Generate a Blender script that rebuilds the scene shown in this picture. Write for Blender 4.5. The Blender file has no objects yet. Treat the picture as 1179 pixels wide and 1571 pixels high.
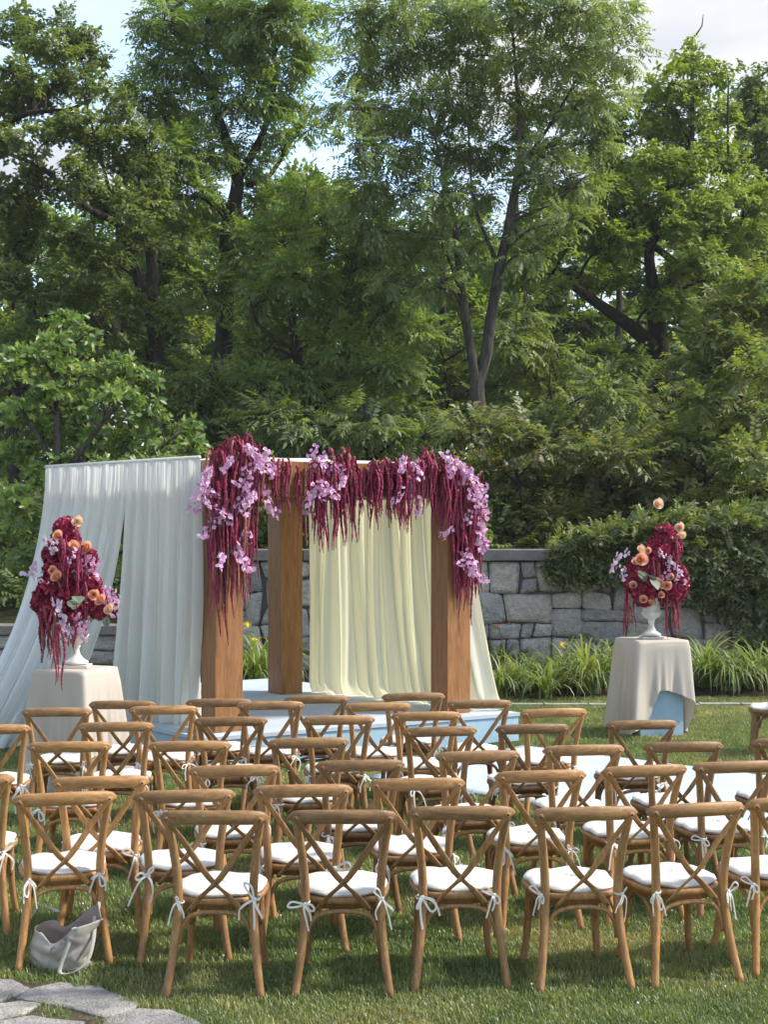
import bpy, math, random
import numpy as np
from mathutils import Vector, noise

# ------------------------------------------------------------------ camera, sky, sun, exposure
R = math.radians
sc = bpy.context.scene
col = sc.collection
F, CX, HZ, CAMH = 2177.0, 589.5, 810.0, 2.2          # focal length and horizon of the photograph in its own pixels

cam_d = bpy.data.cameras.new('camera'); cam = bpy.data.objects.new('camera', cam_d); col.objects.link(cam)
cam.location = (0, 0, CAMH); cam.rotation_euler = (R(90), 0, 0)
cam_d.sensor_fit = 'VERTICAL'; cam_d.sensor_height = 36; cam_d.lens = F / 1571 * 36
cam_d.shift_y = (HZ - 785.5) / 1571; cam_d.clip_end = 1500
sc.camera = cam

SUN_AZ, SUN_EL = 90.0, 46.0                            # degrees to the right of the view axis, and up
world = bpy.data.worlds.new('World'); sc.world = world; world.use_nodes = True
nt = world.node_tree; nt.nodes.clear()
def N(t, typ, **kw):
    n = t.nodes.new(typ)
    for k, v in kw.items(): setattr(n, k, v)
    return n
sky = N(nt, 'ShaderNodeTexSky', sky_type='NISHITA', sun_disc=False, sun_elevation=R(SUN_EL), sun_rotation=R(SUN_AZ),
        air_density=1.0, dust_density=.5, ozone_density=1.0)
tc = N(nt, 'ShaderNodeTexCoord'); mp = N(nt, 'ShaderNodeMapping'); mp.inputs['Scale'].default_value = (1.0, 1.0, 2.6)
mp.inputs['Location'].default_value = (5.2, 2.1, .9)
cl = N(nt, 'ShaderNodeTexNoise'); cl.inputs['Scale'].default_value = 3.4; cl.inputs['Detail'].default_value = 7; cl.inputs['Roughness'].default_value = .58
cr = N(nt, 'ShaderNodeValToRGB'); cr.color_ramp.elements[0].position = .40; cr.color_ramp.elements[1].position = .58
cs = N(nt, 'ShaderNodeTexNoise'); cs.inputs['Scale'].default_value = 6.0; cs.inputs['Detail'].default_value = 5
ccol = N(nt, 'ShaderNodeValToRGB')
ccol.color_ramp.elements[0].position = .35; ccol.color_ramp.elements[0].color = (1.5, 1.62, 1.82, 1)
ccol.color_ramp.elements[1].position = .6; ccol.color_ramp.elements[1].color = (2.15, 2.18, 2.24, 1)
mx = N(nt, 'ShaderNodeMixRGB'); bg = N(nt, 'ShaderNodeBackground'); bg.inputs['Strength'].default_value = .138
out = N(nt, 'ShaderNodeOutputWorld')
L = nt.links.new
L(tc.outputs['Generated'], mp.inputs['Vector']); L(mp.outputs[0], cl.inputs['Vector']); L(mp.outputs[0], cs.inputs['Vector'])
L(cl.outputs['Fac'], cr.inputs[0]); L(cs.outputs['Fac'], ccol.inputs[0])
L(cr.outputs[0], mx.inputs[0]); L(sky.outputs[0], mx.inputs[1]); L(ccol.outputs[0], mx.inputs[2])
L(mx.outputs[0], bg.inputs[0]); L(bg.outputs[0], out.inputs[0])

sd = bpy.data.lights.new('sun', 'SUN'); sd.energy = 2.05; sd.angle = R(6.0); sd.color = (1, .93, .82)
sun = bpy.data.objects.new('sun', sd); col.objects.link(sun); sun.location = (30, 20, 40)
sdir = Vector((math.sin(R(SUN_AZ)) * math.cos(R(SUN_EL)), math.cos(R(SUN_AZ)) * math.cos(R(SUN_EL)), math.sin(R(SUN_EL))))
sun.rotation_euler = sdir.to_track_quat('Z', 'Y').to_euler()

sc.view_settings.view_transform = 'Standard'; sc.view_settings.look = 'None'
sc.view_settings.exposure = 1.74; sc.view_settings.gamma = 1.0; sc.view_settings.use_curve_mapping = False
sc.render.engine = 'CYCLES'
cy = sc.cycles
cy.max_bounces = 6; cy.diffuse_bounces = 3; cy.glossy_bounces = 2; cy.transmission_bounces = 5; cy.transparent_max_bounces = 6
cy.use_denoising = True; cy.use_adaptive_sampling = True; cy.adaptive_threshold = .02; cy.caustics_reflective = False; cy.caustics_refractive = False

rnd = random.Random(11)
rng = np.random.default_rng(5)

# ------------------------------------------------------------------ helpers
def W(px, py, d):                                      # a point at real distance d seen at that place of the photograph
    return Vector(((px - CX) / F * d, d, CAMH + (HZ - py) / F * d))
def G(px, py, z=0.0):                                  # a point on the level z
    d = F * (CAMH - z) / (py - HZ)
    return Vector(((px - CX) / F * d, d, z))

def link(o, parent=None):
    col.objects.link(o)
    if parent: o.parent = parent
    return o
def tag(o, label=None, cat=None, group=None, kind=None):
    if label: o['label'] = label
    if cat: o['category'] = cat
    if group: o['group'] = group
    if kind: o['kind'] = kind
    return o
def empty(name, loc=(0, 0, 0), rz=0):
    o = bpy.data.objects.new(name, None); o.empty_display_size = .1
    o.location = loc; o.rotation_euler = (0, 0, rz); return link(o)
def obj(name, mesh, parent=None, loc=None, rot=None, scale=None):
    o = bpy.data.objects.new(name, mesh)
    if loc is not None: o.location = loc
    if rot is not None: o.rotation_euler = rot
    if scale is not None: o.scale = scale if hasattr(scale, '__len__') else (scale,) * 3
    return link(o, parent)

class MB:
    def __init__(s): s.v = []; s.f = []; s.m = []
    def add(s, vs, fs, mi=0):
        b = len(s.v); s.v += [tuple(x) for x in vs]
        for f in fs: s.f.append([b + i for i in f]); s.m.append(mi)
    def box(s, c, h, mi=0, M=None):
        vs = [Vector((c[0] + x * h[0], c[1] + y * h[1], c[2] + z * h[2])) for x in (-1, 1) for y in (-1, 1) for z in (-1, 1)]
        if M: vs = [M @ v for v in vs]
        s.add(vs, [(0, 1, 3, 2), (4, 6, 7, 5), (0, 4, 5, 1), (2, 3, 7, 6), (0, 2, 6, 4), (1, 5, 7, 3)], mi)
    def tube(s, path, rad, n=8, mi=0, cap=True, sq=(1, 1), up=None):
        path = [Vector(p) for p in path]; k = len(path)
        if not hasattr(rad, '__len__'): rad = [rad] * k
        vs = []; ref = Vector(up) if up else None
        for i, p in enumerate(path):
            t = (path[min(i + 1, k - 1)] - path[max(i - 1, 0)]).normalized()
            if ref is None: ref = Vector((0, 0, 1)) if abs(t.z) < .9 else Vector((1, 0, 0))
            a = (ref - t * ref.dot(t))
            if a.length < 1e-5: a = t.orthogonal()
            a.normalize(); b = t.cross(a)
            if not up: ref = a
            for j in range(n):
                w = 2 * math.pi * (j + .5) / n
                vs.append(p + (a * math.cos(w) * sq[0] + b * math.sin(w) * sq[1]) * rad[i])
        fs = [(i * n + j, i * n + (j + 1) % n, (i + 1) * n + (j + 1) % n, (i + 1) * n + j) for i in range(k - 1) for j in range(n)]
        if cap: fs += [tuple(range(n - 1, -1, -1)), tuple(range((k - 1) * n, k * n))]
        s.add(vs, fs, mi)
    def ribbon(s, path, w, side, mi=0):
        path = [Vector(p) for p in path]
        vs = []
        for i, p in enumerate(path):
            sd_ = Vector(side[i] if isinstance(side, list) else side); ww = w[i] if hasattr(w, '__len__') else w
            vs += [p - sd_ * ww / 2, p + sd_ * ww / 2]
        s.add(vs, [(2 * i, 2 * i + 1, 2 * i + 3, 2 * i + 2) for i in range(len(path) - 1)], mi)
    def lathe(s, prof, n=24, mi=0, flute=None):
        vs = []
        for i, (r, z) in enumerate(prof):
            for j in range(n):
                w = 2 * math.pi * j / n; rr = r * (1 + (flute[i] * math.cos(w * flute[-1]) if flute else 0))
                vs.append((rr * math.cos(w), rr * math.sin(w), z))
        k = len(prof)
        fs = [(i * n + j, i * n + (j + 1) % n, (i + 1) * n + (j + 1) % n, (i + 1) * n + j) for i in range(k - 1) for j in range(n)]
        fs += [tuple(range(n - 1, -1, -1)), tuple(range((k - 1) * n, k * n))]
        s.add(vs, fs, mi)
    def grid(s, fn, nu, nv, mi=0, closed=False):
        vs = [fn(i / nu, j / nv) for j in range(nv + 1) for i in range(nu + (0 if closed else 1))]
        w = nu if closed else nu + 1
        fs = [(j * w + i, j * w + (i + 1) % w, (j + 1) * w + (i + 1) % w, (j + 1) * w + i) for j in range(nv) for i in range(nu)]
        s.add(vs, fs, mi)
    def mesh(s, name, mats, smooth=True):
        me = bpy.data.meshes.new(name); me.from_pydata(s.v, [], s.f)
        for m in (mats if isinstance(mats, (list, tuple)) else [mats]): me.materials.append(m)
        me.polygons.foreach_set('material_index', s.m)
        if smooth: me.polygons.foreach_set('use_smooth', [True] * len(s.f))
        me.update(); return me
    def build(s, name, mats, parent=None, smooth=True, loc=None, rot=None):
        return obj(name, s.mesh(name, mats, smooth), parent, loc, rot)

def np_mesh(name, verts, quads, mat, tint=None, smooth=False):
    me = bpy.data.meshes.new(name)
    nv, nf = len(verts), len(quads); k = quads.shape[1]
    me.vertices.add(nv); me.vertices.foreach_set('co', np.ascontiguousarray(verts, dtype=np.float32).ravel())
    me.loops.add(nf * k); me.loops.foreach_set('vertex_index', np.ascontiguousarray(quads, dtype=np.int32).ravel())
    me.polygons.add(nf); me.polygons.foreach_set('loop_start', np.arange(0, nf * k, k, dtype=np.int32))
    if tint is not None:
        a = me.attributes.new('tint', 'FLOAT', 'POINT'); a.data.foreach_set('value', np.ascontiguousarray(tint, dtype=np.float32))
    me.materials.append(mat); me.update(calc_edges=True)
    if smooth: me.polygons.foreach_set('use_smooth', np.ones(nf, dtype=bool))
    return me

def catmull(pts, n):
    pts = [np.array(p, float) for p in pts]; P = [2 * pts[0] - pts[1]] + pts + [2 * pts[-1] - pts[-2]]
    out_ = []
    for i in range(1, len(P) - 2):
        for k in range(n):
            t = k / n; a, b, c, d = P[i - 1], P[i], P[i + 1], P[i + 2]
            out_.append(.5 * (2 * b + (c - a) * t + (2 * a - 5 * b + 4 * c - d) * t * t + (3 * b - a - 3 * c + d) * t ** 3))
    out_.append(pts[-1]); return out_

# ------------------------------------------------------------------ materials
class Mat:
    def __init__(s, name):
        s.m = bpy.data.materials.new(name); s.m.use_nodes = True; s.t = s.m.node_tree
        s.b = s.t.nodes['Principled BSDF']; s.o = s.t.nodes['Material Output']
    def n(s, typ, **kw): return N(s.t, typ, **kw)
    def l(s, a, b): s.t.links.new(a, b)
    def coord(s, kind='Object', scale=(1, 1, 1)):
        c = s.n('ShaderNodeTexCoord'); m = s.n('ShaderNodeMapping'); m.inputs['Scale'].default_value = scale
        s.l(c.outputs[kind], m.inputs['Vector']); return m.outputs[0]
    def pos(s, scale=(1, 1, 1)):
        c = s.n('ShaderNodeNewGeometry'); m = s.n('ShaderNodeMapping'); m.inputs['Scale'].default_value = scale
        s.l(c.outputs['Position'], m.inputs['Vector']); return m.outputs[0]
    def noise(s, vec, scale, detail=4, rough=.5, dist=0):
        k = s.n('ShaderNodeTexNoise'); k.inputs['Scale'].default_value = scale; k.inputs['Detail'].default_value = detail
        k.inputs['Roughness'].default_value = rough; k.inputs['Distortion'].default_value = dist
        s.l(vec, k.inputs['Vector']); return k.outputs['Fac']
    def ramp(s, fac, stops):
        r = s.n('ShaderNodeValToRGB'); e = r.color_ramp.elements
        while len(e) < len(stops): e.new(.5)
        for i, (p, c) in enumerate(stops): e[i].position = p; e[i].color = (*c, 1)
        s.l(fac, r.inputs[0]); return r.outputs[0]
    def mix(s, a, b, fac, mode='MIX'):
        k = s.n('ShaderNodeMixRGB', blend_type=mode)
        for v, i in ((fac, 0), (a, 1), (b, 2)):
            if isinstance(v, (int, float)): k.inputs[i].default_value = v
            elif isinstance(v, tuple): k.inputs[i].default_value = (*v, 1)
            else: s.l(v, k.inputs[i])
        return k.outputs[0]
    def attr(s, name, typ='GEOMETRY'):
        a = s.n('ShaderNodeAttribute', attribute_name=name, attribute_type=typ); return a.outputs['Fac']
    def bump(s, h, strength=.3, dist=.01):
        b = s.n('ShaderNodeBump'); b.inputs['Strength'].default_value = strength; b.inputs['Distance'].default_value = dist
        s.l(h, b.inputs['Height']); s.l(b.outputs[0], s.b.inputs['Normal']); return b.outputs[0]
    def base(s, c, rough=.6, spec=.3):
        if isinstance(c, tuple): s.b.inputs['Base Color'].default_value = (*c, 1)
        else: s.l(c, s.b.inputs['Base Color'])
        s.b.inputs['Roughness'].default_value = rough; s.b.inputs['Specular IOR Level'].default_value = spec
        return s
    def thin(s, colr, trans, tcol=None, gloss=.05, grough=.4, bump=None):     # diffuse + translucent sheet: leaves, petals, cloth
        s.t.nodes.remove(s.b)
        d = s.n('ShaderNodeBsdfDiffuse'); t = s.n('ShaderNodeBsdfTranslucent'); g = s.n('ShaderNodeBsdfGlossy')
        g.inputs['Roughness'].default_value = grough; g.inputs['Color'].default_value = (1, 1, 1, 1)
        for nd, c in ((d, colr), (t, tcol if tcol is not None else colr)):
            if isinstance(c, tuple): nd.inputs['Color'].default_value = (*c, 1)
            else: s.l(c, nd.inputs['Color'])
        if bump is not None:
            for nd in (d, t, g): s.l(bump, nd.inputs['Normal'])
        m1 = s.n('ShaderNodeMixShader'); m1.inputs[0].default_value = trans
        s.l(d.outputs[0], m1.inputs[1]); s.l(t.outputs[0], m1.inputs[2])
        m2 = s.n('ShaderNodeMixShader'); m2.inputs[0].default_value = gloss
        s.l(m1.outputs[0], m2.inputs[1]); s.l(g.outputs[0], m2.inputs[2]); s.l(m2.outputs[0], s.o.inputs['Surface'])
        return s

def leaf_mat(name, dark, mid, light, trans=.45, tboost=1.35, gloss=.03, grough=.55):
    m = Mat(name)
    c = m.ramp(m.attr('tint'), [(0, dark), (.5, mid), (1, light)])
    t = m.mix(c, (tboost, tboost * 1.05, tboost * .45), 1.0, 'MULTIPLY')
    return m.thin(c, trans, t, gloss, grough).m

def wood_mat(name, dark, light, sc_, tone=True, rough=.5, spec=.35, figure=0, kind='Object'):
    m = Mat(name); v = m.coord(kind, sc_)
    if tone:                                               # every chair is cut from its own plank
        mu = m.n('ShaderNodeMath', operation='MULTIPLY'); mu.inputs[1].default_value = 57.0; m.l(m.attr('tone', 'OBJECT'), mu.inputs[0])
        cb = m.n('ShaderNodeCombineXYZ'); va = m.n('ShaderNodeVectorMath', operation='ADD')
        for q in range(3): m.l(mu.outputs[0], cb.inputs[q])
        m.l(v, va.inputs[0]); m.l(cb.outputs[0], va.inputs[1]); v = va.outputs[0]
    g1 = m.noise(v, 3.0, 6, .6, 1.2 + figure); g2 = m.noise(v, 14, 3, .6, .3)
    c = m.ramp(g1, [(.3, dark), (.7, light)])
    c = m.mix(c, m.ramp(g2, [(.35, (.72, .7, .68)), (.65, (1.08, 1.06, 1.02))]), .7, 'MULTIPLY')
    if tone:
        t = m.ramp(m.attr('tone', 'OBJECT'), [(0, (.66, .66, .68)), (.5, (.98, .98, .98)), (1, (1.28, 1.2, 1.06))])
        c = m.mix(c, t, 1.0, 'MULTIPLY')
    if tone:
        wear = m.noise(m.pos(), 38, 4, .65); wf = m.ramp(wear, [(.60, (0, 0, 0)), (.72, (.45, .45, .45))])
        c = m.mix(c, (.46, .33, .20), wf)
    m.base(c, rough, spec); m.bump(g2, .18, .003); return m.m

M = {}
M['chair_wood'] = wood_mat('chair_wood', (.225, .116, .042), (.42, .235, .098), (9, 9, 1.6))
M['rail_wood'] = wood_mat('rail_wood', (.185, .10, .038), (.37, .212, .090), (1.6, 9, 9))
M['plywood'] = wood_mat('plywood', (.20, .085, .03), (.36, .17, .066), (6.5, 6.5, .55), tone=False, rough=.42, figure=1.0)
M['bolt'] = Mat('bolt').base((.05, .035, .025), .45, .4).m

m = Mat('cushion_cotton'); nz = m.noise(m.coord('Object', (1, 1, 1)), 14, 4, .6)
m.base(m.ramp(nz, [(.3, (.50, .475, .43)), (.7, (.60, .585, .55))]), .85, .1); m.bump(nz, .7, .02); M['cushion'] = m.m
M['ribbon'] = Mat('cotton_ribbon').thin((.76, .74, .69), .25, None, .02).m

def cloth_mat(name, c1, c2, trans, tcol, sc_=1.0):
    m = Mat(name); v = m.coord('Object', (sc_, sc_, sc_ * .4)); n1 = m.noise(v, 2.2, 3, .5); n2 = m.noise(m.coord('Object', (500, 500, 500)), 1, 1)
    b = m.n('ShaderNodeBump'); b.inputs['Strength'].default_value = .08; b.inputs['Distance'].default_value = .002; m.l(n2, b.inputs['Height'])
    return m.thin(m.ramp(n1, [(.35, c1), (.65, c2)]), trans, tcol, .015, .5, b.outputs[0]).m
M['sheer_blue'] = cloth_mat('sheer_voile', (.83, .85, .85), (.88, .89, .87), .50, (.86, .88, .86))
M['sheer_cream_sunlit'] = cloth_mat('sunlit_cream_voile', (.79, .78, .70), (.85, .84, .77), .52, (.92, .87, .56))  # yellow glow of sun coming through is put into the transmitted colour
M['roof_cloth'] = cloth_mat('canopy_cloth', (.74, .73, .70), (.78, .77, .75), .25, (.75, .74, .70))
M['linen'] = cloth_mat('table_linen', (.47, .415, .35), (.53, .47, .40), .12, (.50, .43, .34))
m = Mat('blue_panel'); nz = m.noise(m.coord('Object'), 30, 3)
m.base(m.ramp(nz, [(.3, (.29, .42, .51)), (.7, (.33, .46, .55))]), .7, .2); M['blue'] = m.m
m = Mat('stage_carpet'); p = m.pos(); nz = m.noise(p, 3, 5, .6); nf = m.noise(p, 160, 2)
m.base(m.ramp(nz, [(.3, (.37, .425, .475)), (.7, (.45, .50, .545))]), .9, .05); m.bump(nf, .4, .004); M['carpet'] = m.m
M['dark_metal'] = Mat('dark_metal').base((.03, .03, .03), .5, .4).m

m = Mat('urn_plaster'); nz = m.noise(m.coord('Object'), 14, 5, .65)
m.base(m.ramp(nz, [(.3, (.50, .47, .41)), (.6, (.68, .66, .60))]), .8, .2); m.bump(nz, .3, .006); M['urn'] = m.m

def petal(name, dark, light, trans=.3, kind='OBJECT'):
    m = Mat(name); c = m.ramp(m.attr('tint'), [(0, dark), (1, light)])
    return m.thin(c, trans, None, .03, .5).m
M['amaranth'] = petal('amaranth', (.095, .006, .026), (.36, .026, .085), .18)
M['amaranth_pale'] = petal('amaranth_pale', (.20, .06, .05), (.42, .16, .12), .15)
M['burgundy'] = petal('burgundy_petal', (.14, .006, .024), (.52, .025, .095), .25)
M['orchid'] = petal('lilac_petal', (.56, .24, .48), (.92, .66, .84), .35)
M['orchid_pale'] = petal('pale_lilac_petal', (.58, .40, .58), (.86, .74, .83), .35)
M['peach'] = petal('peach_petal', (.66, .13, .05), (.94, .60, .40), .35)
M['peach_pale'] = petal('pale_peach_petal', (.82, .50, .30), (.90, .70, .50), .35)
M['grey_leaf'] = petal('grey_green_leaf', (.07, .10, .065), (.17, .21, .145), .2)
M['stem'] = Mat('stem').base((.16, .12, .05), .7).m

m = Mat('stone'); v = m.pos(); n1 = m.noise(v, 2.0, 5, .6, .6); n2 = m.noise(v, 13, 6, .65); n3 = m.noise(v, 45, 4, .6)
tn = m.ramp(m.attr('tone', 'OBJECT'), [(0, (.70, .71, .73)), (.5, (.98, .97, .95)), (1, (1.2, 1.15, 1.06))])
c = m.mix(m.ramp(n1, [(.3, (.42, .41, .395)), (.7, (.66, .64, .61))]), m.ramp(n2, [(.3, (.68, .68, .69)), (.65, (1.12, 1.1, 1.07))]), .85, 'MULTIPLY')
m.base(m.mix(c, tn, 1.0, 'MULTIPLY'), .9, .15)
hs_ = m.mix(n2, n3, .35); m.bump(hs_, 1.0, .16); M['stone'] = m.m
m = Mat('capstone'); v = m.pos(); n1 = m.noise(v, 3, 5, .6); n2 = m.noise(v, 30, 4)
m.base(m.mix(m.ramp(n1, [(.3, (.13, .12, .115)), (.7, (.22, .20, .185))]), m.ramp(n2, [(.3, (.8, .8, .8)), (.7, (1.1, 1.1, 1.1))]), .8, 'MULTIPLY'), .9, .15)
m.bump(n2, .5, .02); M['cap'] = m.m
M['mortar'] = Mat('mortar').base((.13, .125, .115), .95, .05).m
m = Mat('flagstone'); v = m.pos(); n1 = m.noise(v, 2.6, 6, .65, .8); n2 = m.noise(m.pos((1, 1.5, 1)), 9, 7, .72, 1.0); n3 = m.noise(v, 70, 4)
tn = m.ramp(m.attr('tone', 'OBJECT'), [(0, (.8, .8, .83)), (1, (1.15, 1.12, 1.06))])
c = m.mix(m.ramp(n1, [(.3, (.23, .225, .215)), (.7, (.40, .385, .36))]), m.ramp(n2, [(.34, (.62, .62, .63)), (.62, (1.15, 1.13, 1.1))]), .9, 'MULTIPLY')
m.base(m.mix(c, tn, 1.0, 'MULTIPLY'), .88, .2); m.bump(m.mix(n2, n3, .5), .8, .05); M['flag'] = m.m

m = Mat('lawn_soil'); v = m.pos(); n1 = m.noise(v, .9, 4, .6); n2 = m.noise(v, 20, 5, .6)
c = m.mix(m.ramp(n1, [(.35, (.060, .085, .026)), (.65, (.12, .12, .05))]), m.ramp(n2, [(.3, (.6, .6, .6)), (.7, (1.25, 1.25, 1.2))]), .9, 'MULTIPLY')
m.base(c, .95, .05); m.bump(n2, .6, .03); M['lawn'] = m.m
m = Mat('bed_soil'); v = m.pos(); n2 = m.noise(v, 16, 6, .65)
m.base(m.ramp(n2, [(.3, (.018, .013, .009)), (.7, (.060, .043, .028))]), .95, .05); m.bump(n2, 1, .05); M['soil'] = m.m
m = Mat('path_soil'); v = m.pos(); n2 = m.noise(v, 26, 6, .7)
m.base(m.ramp(n2, [(.3, (.05, .042, .028)), (.7, (.17, .14, .09))]), .95, .05); m.bump(n2, 1, .04); M['path_soil'] = m.m
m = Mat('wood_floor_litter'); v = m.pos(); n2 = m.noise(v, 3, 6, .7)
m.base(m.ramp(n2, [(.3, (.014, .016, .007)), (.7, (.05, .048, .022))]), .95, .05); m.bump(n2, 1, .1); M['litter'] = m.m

m = Mat('grass_blade'); v = m.pos(); n1 = m.noise(v, .75, 3, .6); n2 = m.noise(v, 3.5, 3, .6)
oi = m.n('ShaderNodeObjectInfo')
ca = m.ramp(n1, [(.36, (.130, .196, .066)), (.50, (.190, .236, .092)), (.65, (.305, .298, .152))])
cb = m.ramp(oi.outputs['Random'], [(0, (.70, .74, .7)), (.55, (1, 1, 1)), (1, (1.4, 1.28, 1.1))])
cc = m.ramp(n2, [(.3, (.72, .78, .74)), (.7, (1.2, 1.14, 1.08))])
c = m.mix(m.mix(ca, cb, 1.0, 'MULTIPLY'), cc, 1.0, 'MULTIPLY')
M['grass'] = m.thin(c, .35, m.mix(c, (1.5, 1.5, .6), 1.0, 'MULTIPLY'), .03, .45).m
M['clover'] = Mat('clover_white').base((.72, .70, .64), .8).m

m = Mat('bark_grey'); v = m.pos((1, 1, .22)); n1 = m.noise(v, 11, 6, .65, .6)
m.base(m.ramp(n1, [(.35, (.030, .026, .022)), (.65, (.105, .096, .082))]), .95, .1); m.bump(n1, 1, .06); M['bark_grey'] = m.m
m = Mat('bark_dark'); v = m.pos((1, 1, .25)); n1 = m.noise(v, 10, 6, .65, .5)
m.base(m.ramp(n1, [(.35, (.018, .014, .012)), (.65, (.060, .050, .042))]), .95, .1); m.bump(n1, 1, .06); M['bark_dark'] = m.m

M['leaf_walnut'] = leaf_mat('leaf_walnut', (0.098, 0.152, 0.050), (0.170, 0.243, 0.070), (0.284, 0.335, 0.092))
M['leaf_locust'] = leaf_mat('leaf_locust', (0.118, 0.176, 0.070), (0.195, 0.251, 0.095), (0.290, 0.323, 0.125))
M['leaf_bright'] = leaf_mat('leaf_bright', (0.115, 0.174, 0.040), (0.204, 0.270, 0.063), (0.316, 0.359, 0.088))
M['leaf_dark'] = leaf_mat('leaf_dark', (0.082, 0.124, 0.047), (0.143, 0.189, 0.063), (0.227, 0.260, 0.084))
M['leaf_magnolia'] = leaf_mat('leaf_magnolia', (0.104, 0.175, 0.047), (0.171, 0.257, 0.066), (0.285, 0.337, 0.087), gloss=.04, grough=.5)
M['leaf_dogwood'] = leaf_mat('leaf_dogwood', (0.095, 0.146, 0.045), (0.168, 0.214, 0.064), (0.277, 0.251, 0.083))
M['leaf_bronze'] = leaf_mat('leaf_bronze', (0.090, 0.123, 0.045), (0.147, 0.183, 0.065), (0.233, 0.171, 0.082))
M['leaf_ivy'] = leaf_mat('leaf_ivy', (0.069, 0.101, 0.037), (0.126, 0.164, 0.058), (0.240, 0.246, 0.104), gloss=.035)
M['leaf_lily'] = leaf_mat('leaf_lily', (0.108, 0.172, 0.046), (0.200, 0.265, 0.065), (0.422, 0.365, 0.094), gloss=.05)
M['lily_yellow'] = petal('lily_yellow', (.75, .55, .03), (.85, .70, .08))
M['lily_pink'] = petal('lily_pink', (.70, .22, .20), (.80, .40, .32))
m = Mat('bag_canvas'); v = m.coord('Object'); n1 = m.noise(v, 10, 4, .6); n2 = m.noise(v, 400, 2)
m.base(m.ramp(n1, [(.3, (.30, .275, .24)), (.7, (.42, .39, .34))]), .9, .1); m.bump(m.mix(n1, n2, .3), .4, .01); M['canvas'] = m.m
M['bag_lining'] = Mat('bag_lining').base((.27, .215, .19), .9, .1).m
M['strap'] = Mat('bag_strap').base((.38, .37, .33), .85, .1).m
M['ink'] = Mat('ink').base((.12, .115, .11), .9, .1).m

# ------------------------------------------------------------------ the ground
b = MB(); b.add([(-250, -60, 0), (250, -60, 0), (250, 400, 0), (-250, 400, 0)], [(0, 1, 2, 3)])
tag(b.build('lawn', M['lawn'], smooth=False), kind='structure')
WALL_Y = 20.4
def hill(x, y):
    k = min(1, max(0, (x + 3.6) / 1.0)); k2 = min(1, max(0, (y - 20.8) / 7))
    z0 = (.72 + 1.0 * k) * (1 - k2) + 1.9 * k2
    return z0 + .055 * max(0, min(y, 70) - 24) + .18 * noise.noise(Vector((x * .3, y * .3, 0)))
b = MB(); ys = [20.75] + [21.2 + .8 * i for i in range(18)] + [36 + 4 * i for i in range(12)] + [120, 400]
xs = [-250, -120, -60, -40] + [-30 + 1.0 * i for i in range(61)] + [40, 60, 120, 250]
b.add([(x, y, hill(x, y)) for y in ys for x in xs], [(j * len(xs) + i, j * len(xs) + i + 1, (j + 1) * len(xs) + i + 1, (j + 1) * len(xs) + i) for j in range(len(ys) - 1) for i in range(len(xs) - 1)])
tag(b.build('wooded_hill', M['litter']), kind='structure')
b = MB(); b.grid(lambda u, v: (-9 + 19 * u, (18.25 + .18 * math.sin(u * 23)) * (1 - v) + 20.4 * v, .004 + .05 * math.sin(v * 3.14) + .02 * noise.noise(Vector((u * 60, v * 8, 1)))), 80, 8)
tag(b.build('flower_bed', M['soil']), kind='structure')

# pale edging stones in the grass before the bed
edge = empty('stone_edging', (0, 17.5, 0)); tag(edge, kind='structure')
x = -6.5
while x < 8.5:
    w = rnd.uniform(.45, .8); b = MB(); y0 = 17.52 + .05 * math.sin(x * .9) + (.12 if x > 3.5 else 0)
    b.box((x + w / 2, y0 - 17.5, .012), (w / 2 - .012, .07 + rnd.uniform(-.012, .012), .014)); o = b.build('edging_stone', M['flag'], edge, smooth=False); o['tone'] = rnd.uniform(.7, 1); x += w

# flagstones near the camera
path = empty('flagstone_path', (-1.6, 6.3, 0)); tag(path, kind='structure')
fl = [[(-60, 1506), (18, 1509), (40, 1522), (-8, 1542), (-60, 1545)],
      [(46, 1524), (92, 1512), (150, 1519), (206, 1541), (204, 1551), (158, 1563), (122, 1553), (70, 1542), (30, 1535)],
      [(-60, 1551), (-4, 1546), (28, 1540), (58, 1544), (34, 1559), (-10, 1569), (-60, 1570)],
      [(-60, 1576), (8, 1571), (48, 1566), (122, 1574), (118, 1592), (50, 1610), (-60, 1612)],
      [(166, 1567), (212, 1554), (262, 1557), (300, 1574), (330, 1598), (250, 1620), (150, 1606)],
      [(340, 1604), (390, 1618), (430, 1660), (330, 1690), (262, 1655), (262, 1626)],
      [(-60, 1620), (60, 1616), (140, 1610), (240, 1626), (250, 1670), (120, 1700), (-60, 1690)]]
FLP = []
for poly in fl:
    pts = [G(*p) for p in poly]; c = sum(pts, Vector()) / len(pts); ring = []; pts = [p + (p - c).normalized() * .017 for p in pts]; FLP.append([(p.x, p.y) for p in pts])
    for i in range(len(pts)):
        a, d_ = pts[i], pts[(i + 1) % len(pts)]
        for t in (0, .33, .66):
            q = a.lerp(d_, t); q = q + (q - c).normalized() * .014 * noise.noise(q * 14); ring.append(q)
    n = len(ring); b = MB(); h = rnd.uniform(.014, .022)
    vs = [(q.x - c.x, q.y - c.y, -.01) for q in ring] + [(q.x - c.x, q.y - c.y, h - .006 + .006 * noise.noise(q * 9)) for q in ring] + \
         [((q.x - c.x) * .94, (q.y - c.y) * .94, h + .006 * noise.noise(q * 6)) for q in ring] + [(0, 0, h)]
    fs = [(i, (i + 1) % n, n + (i + 1) % n, n + i) for i in range(n)] + [(n + i, n + (i + 1) % n, 2 * n + (i + 1) % n, 2 * n + i) for i in range(n)] + [(2 * n + i, 2 * n + (i + 1) % n, 3 * n) for i in range(n)]
    b.add(vs, fs); o = b.build('flagstone', M['flag'], path, smooth=False, loc=c - path.location); o['tone'] = rnd.random()
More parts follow.
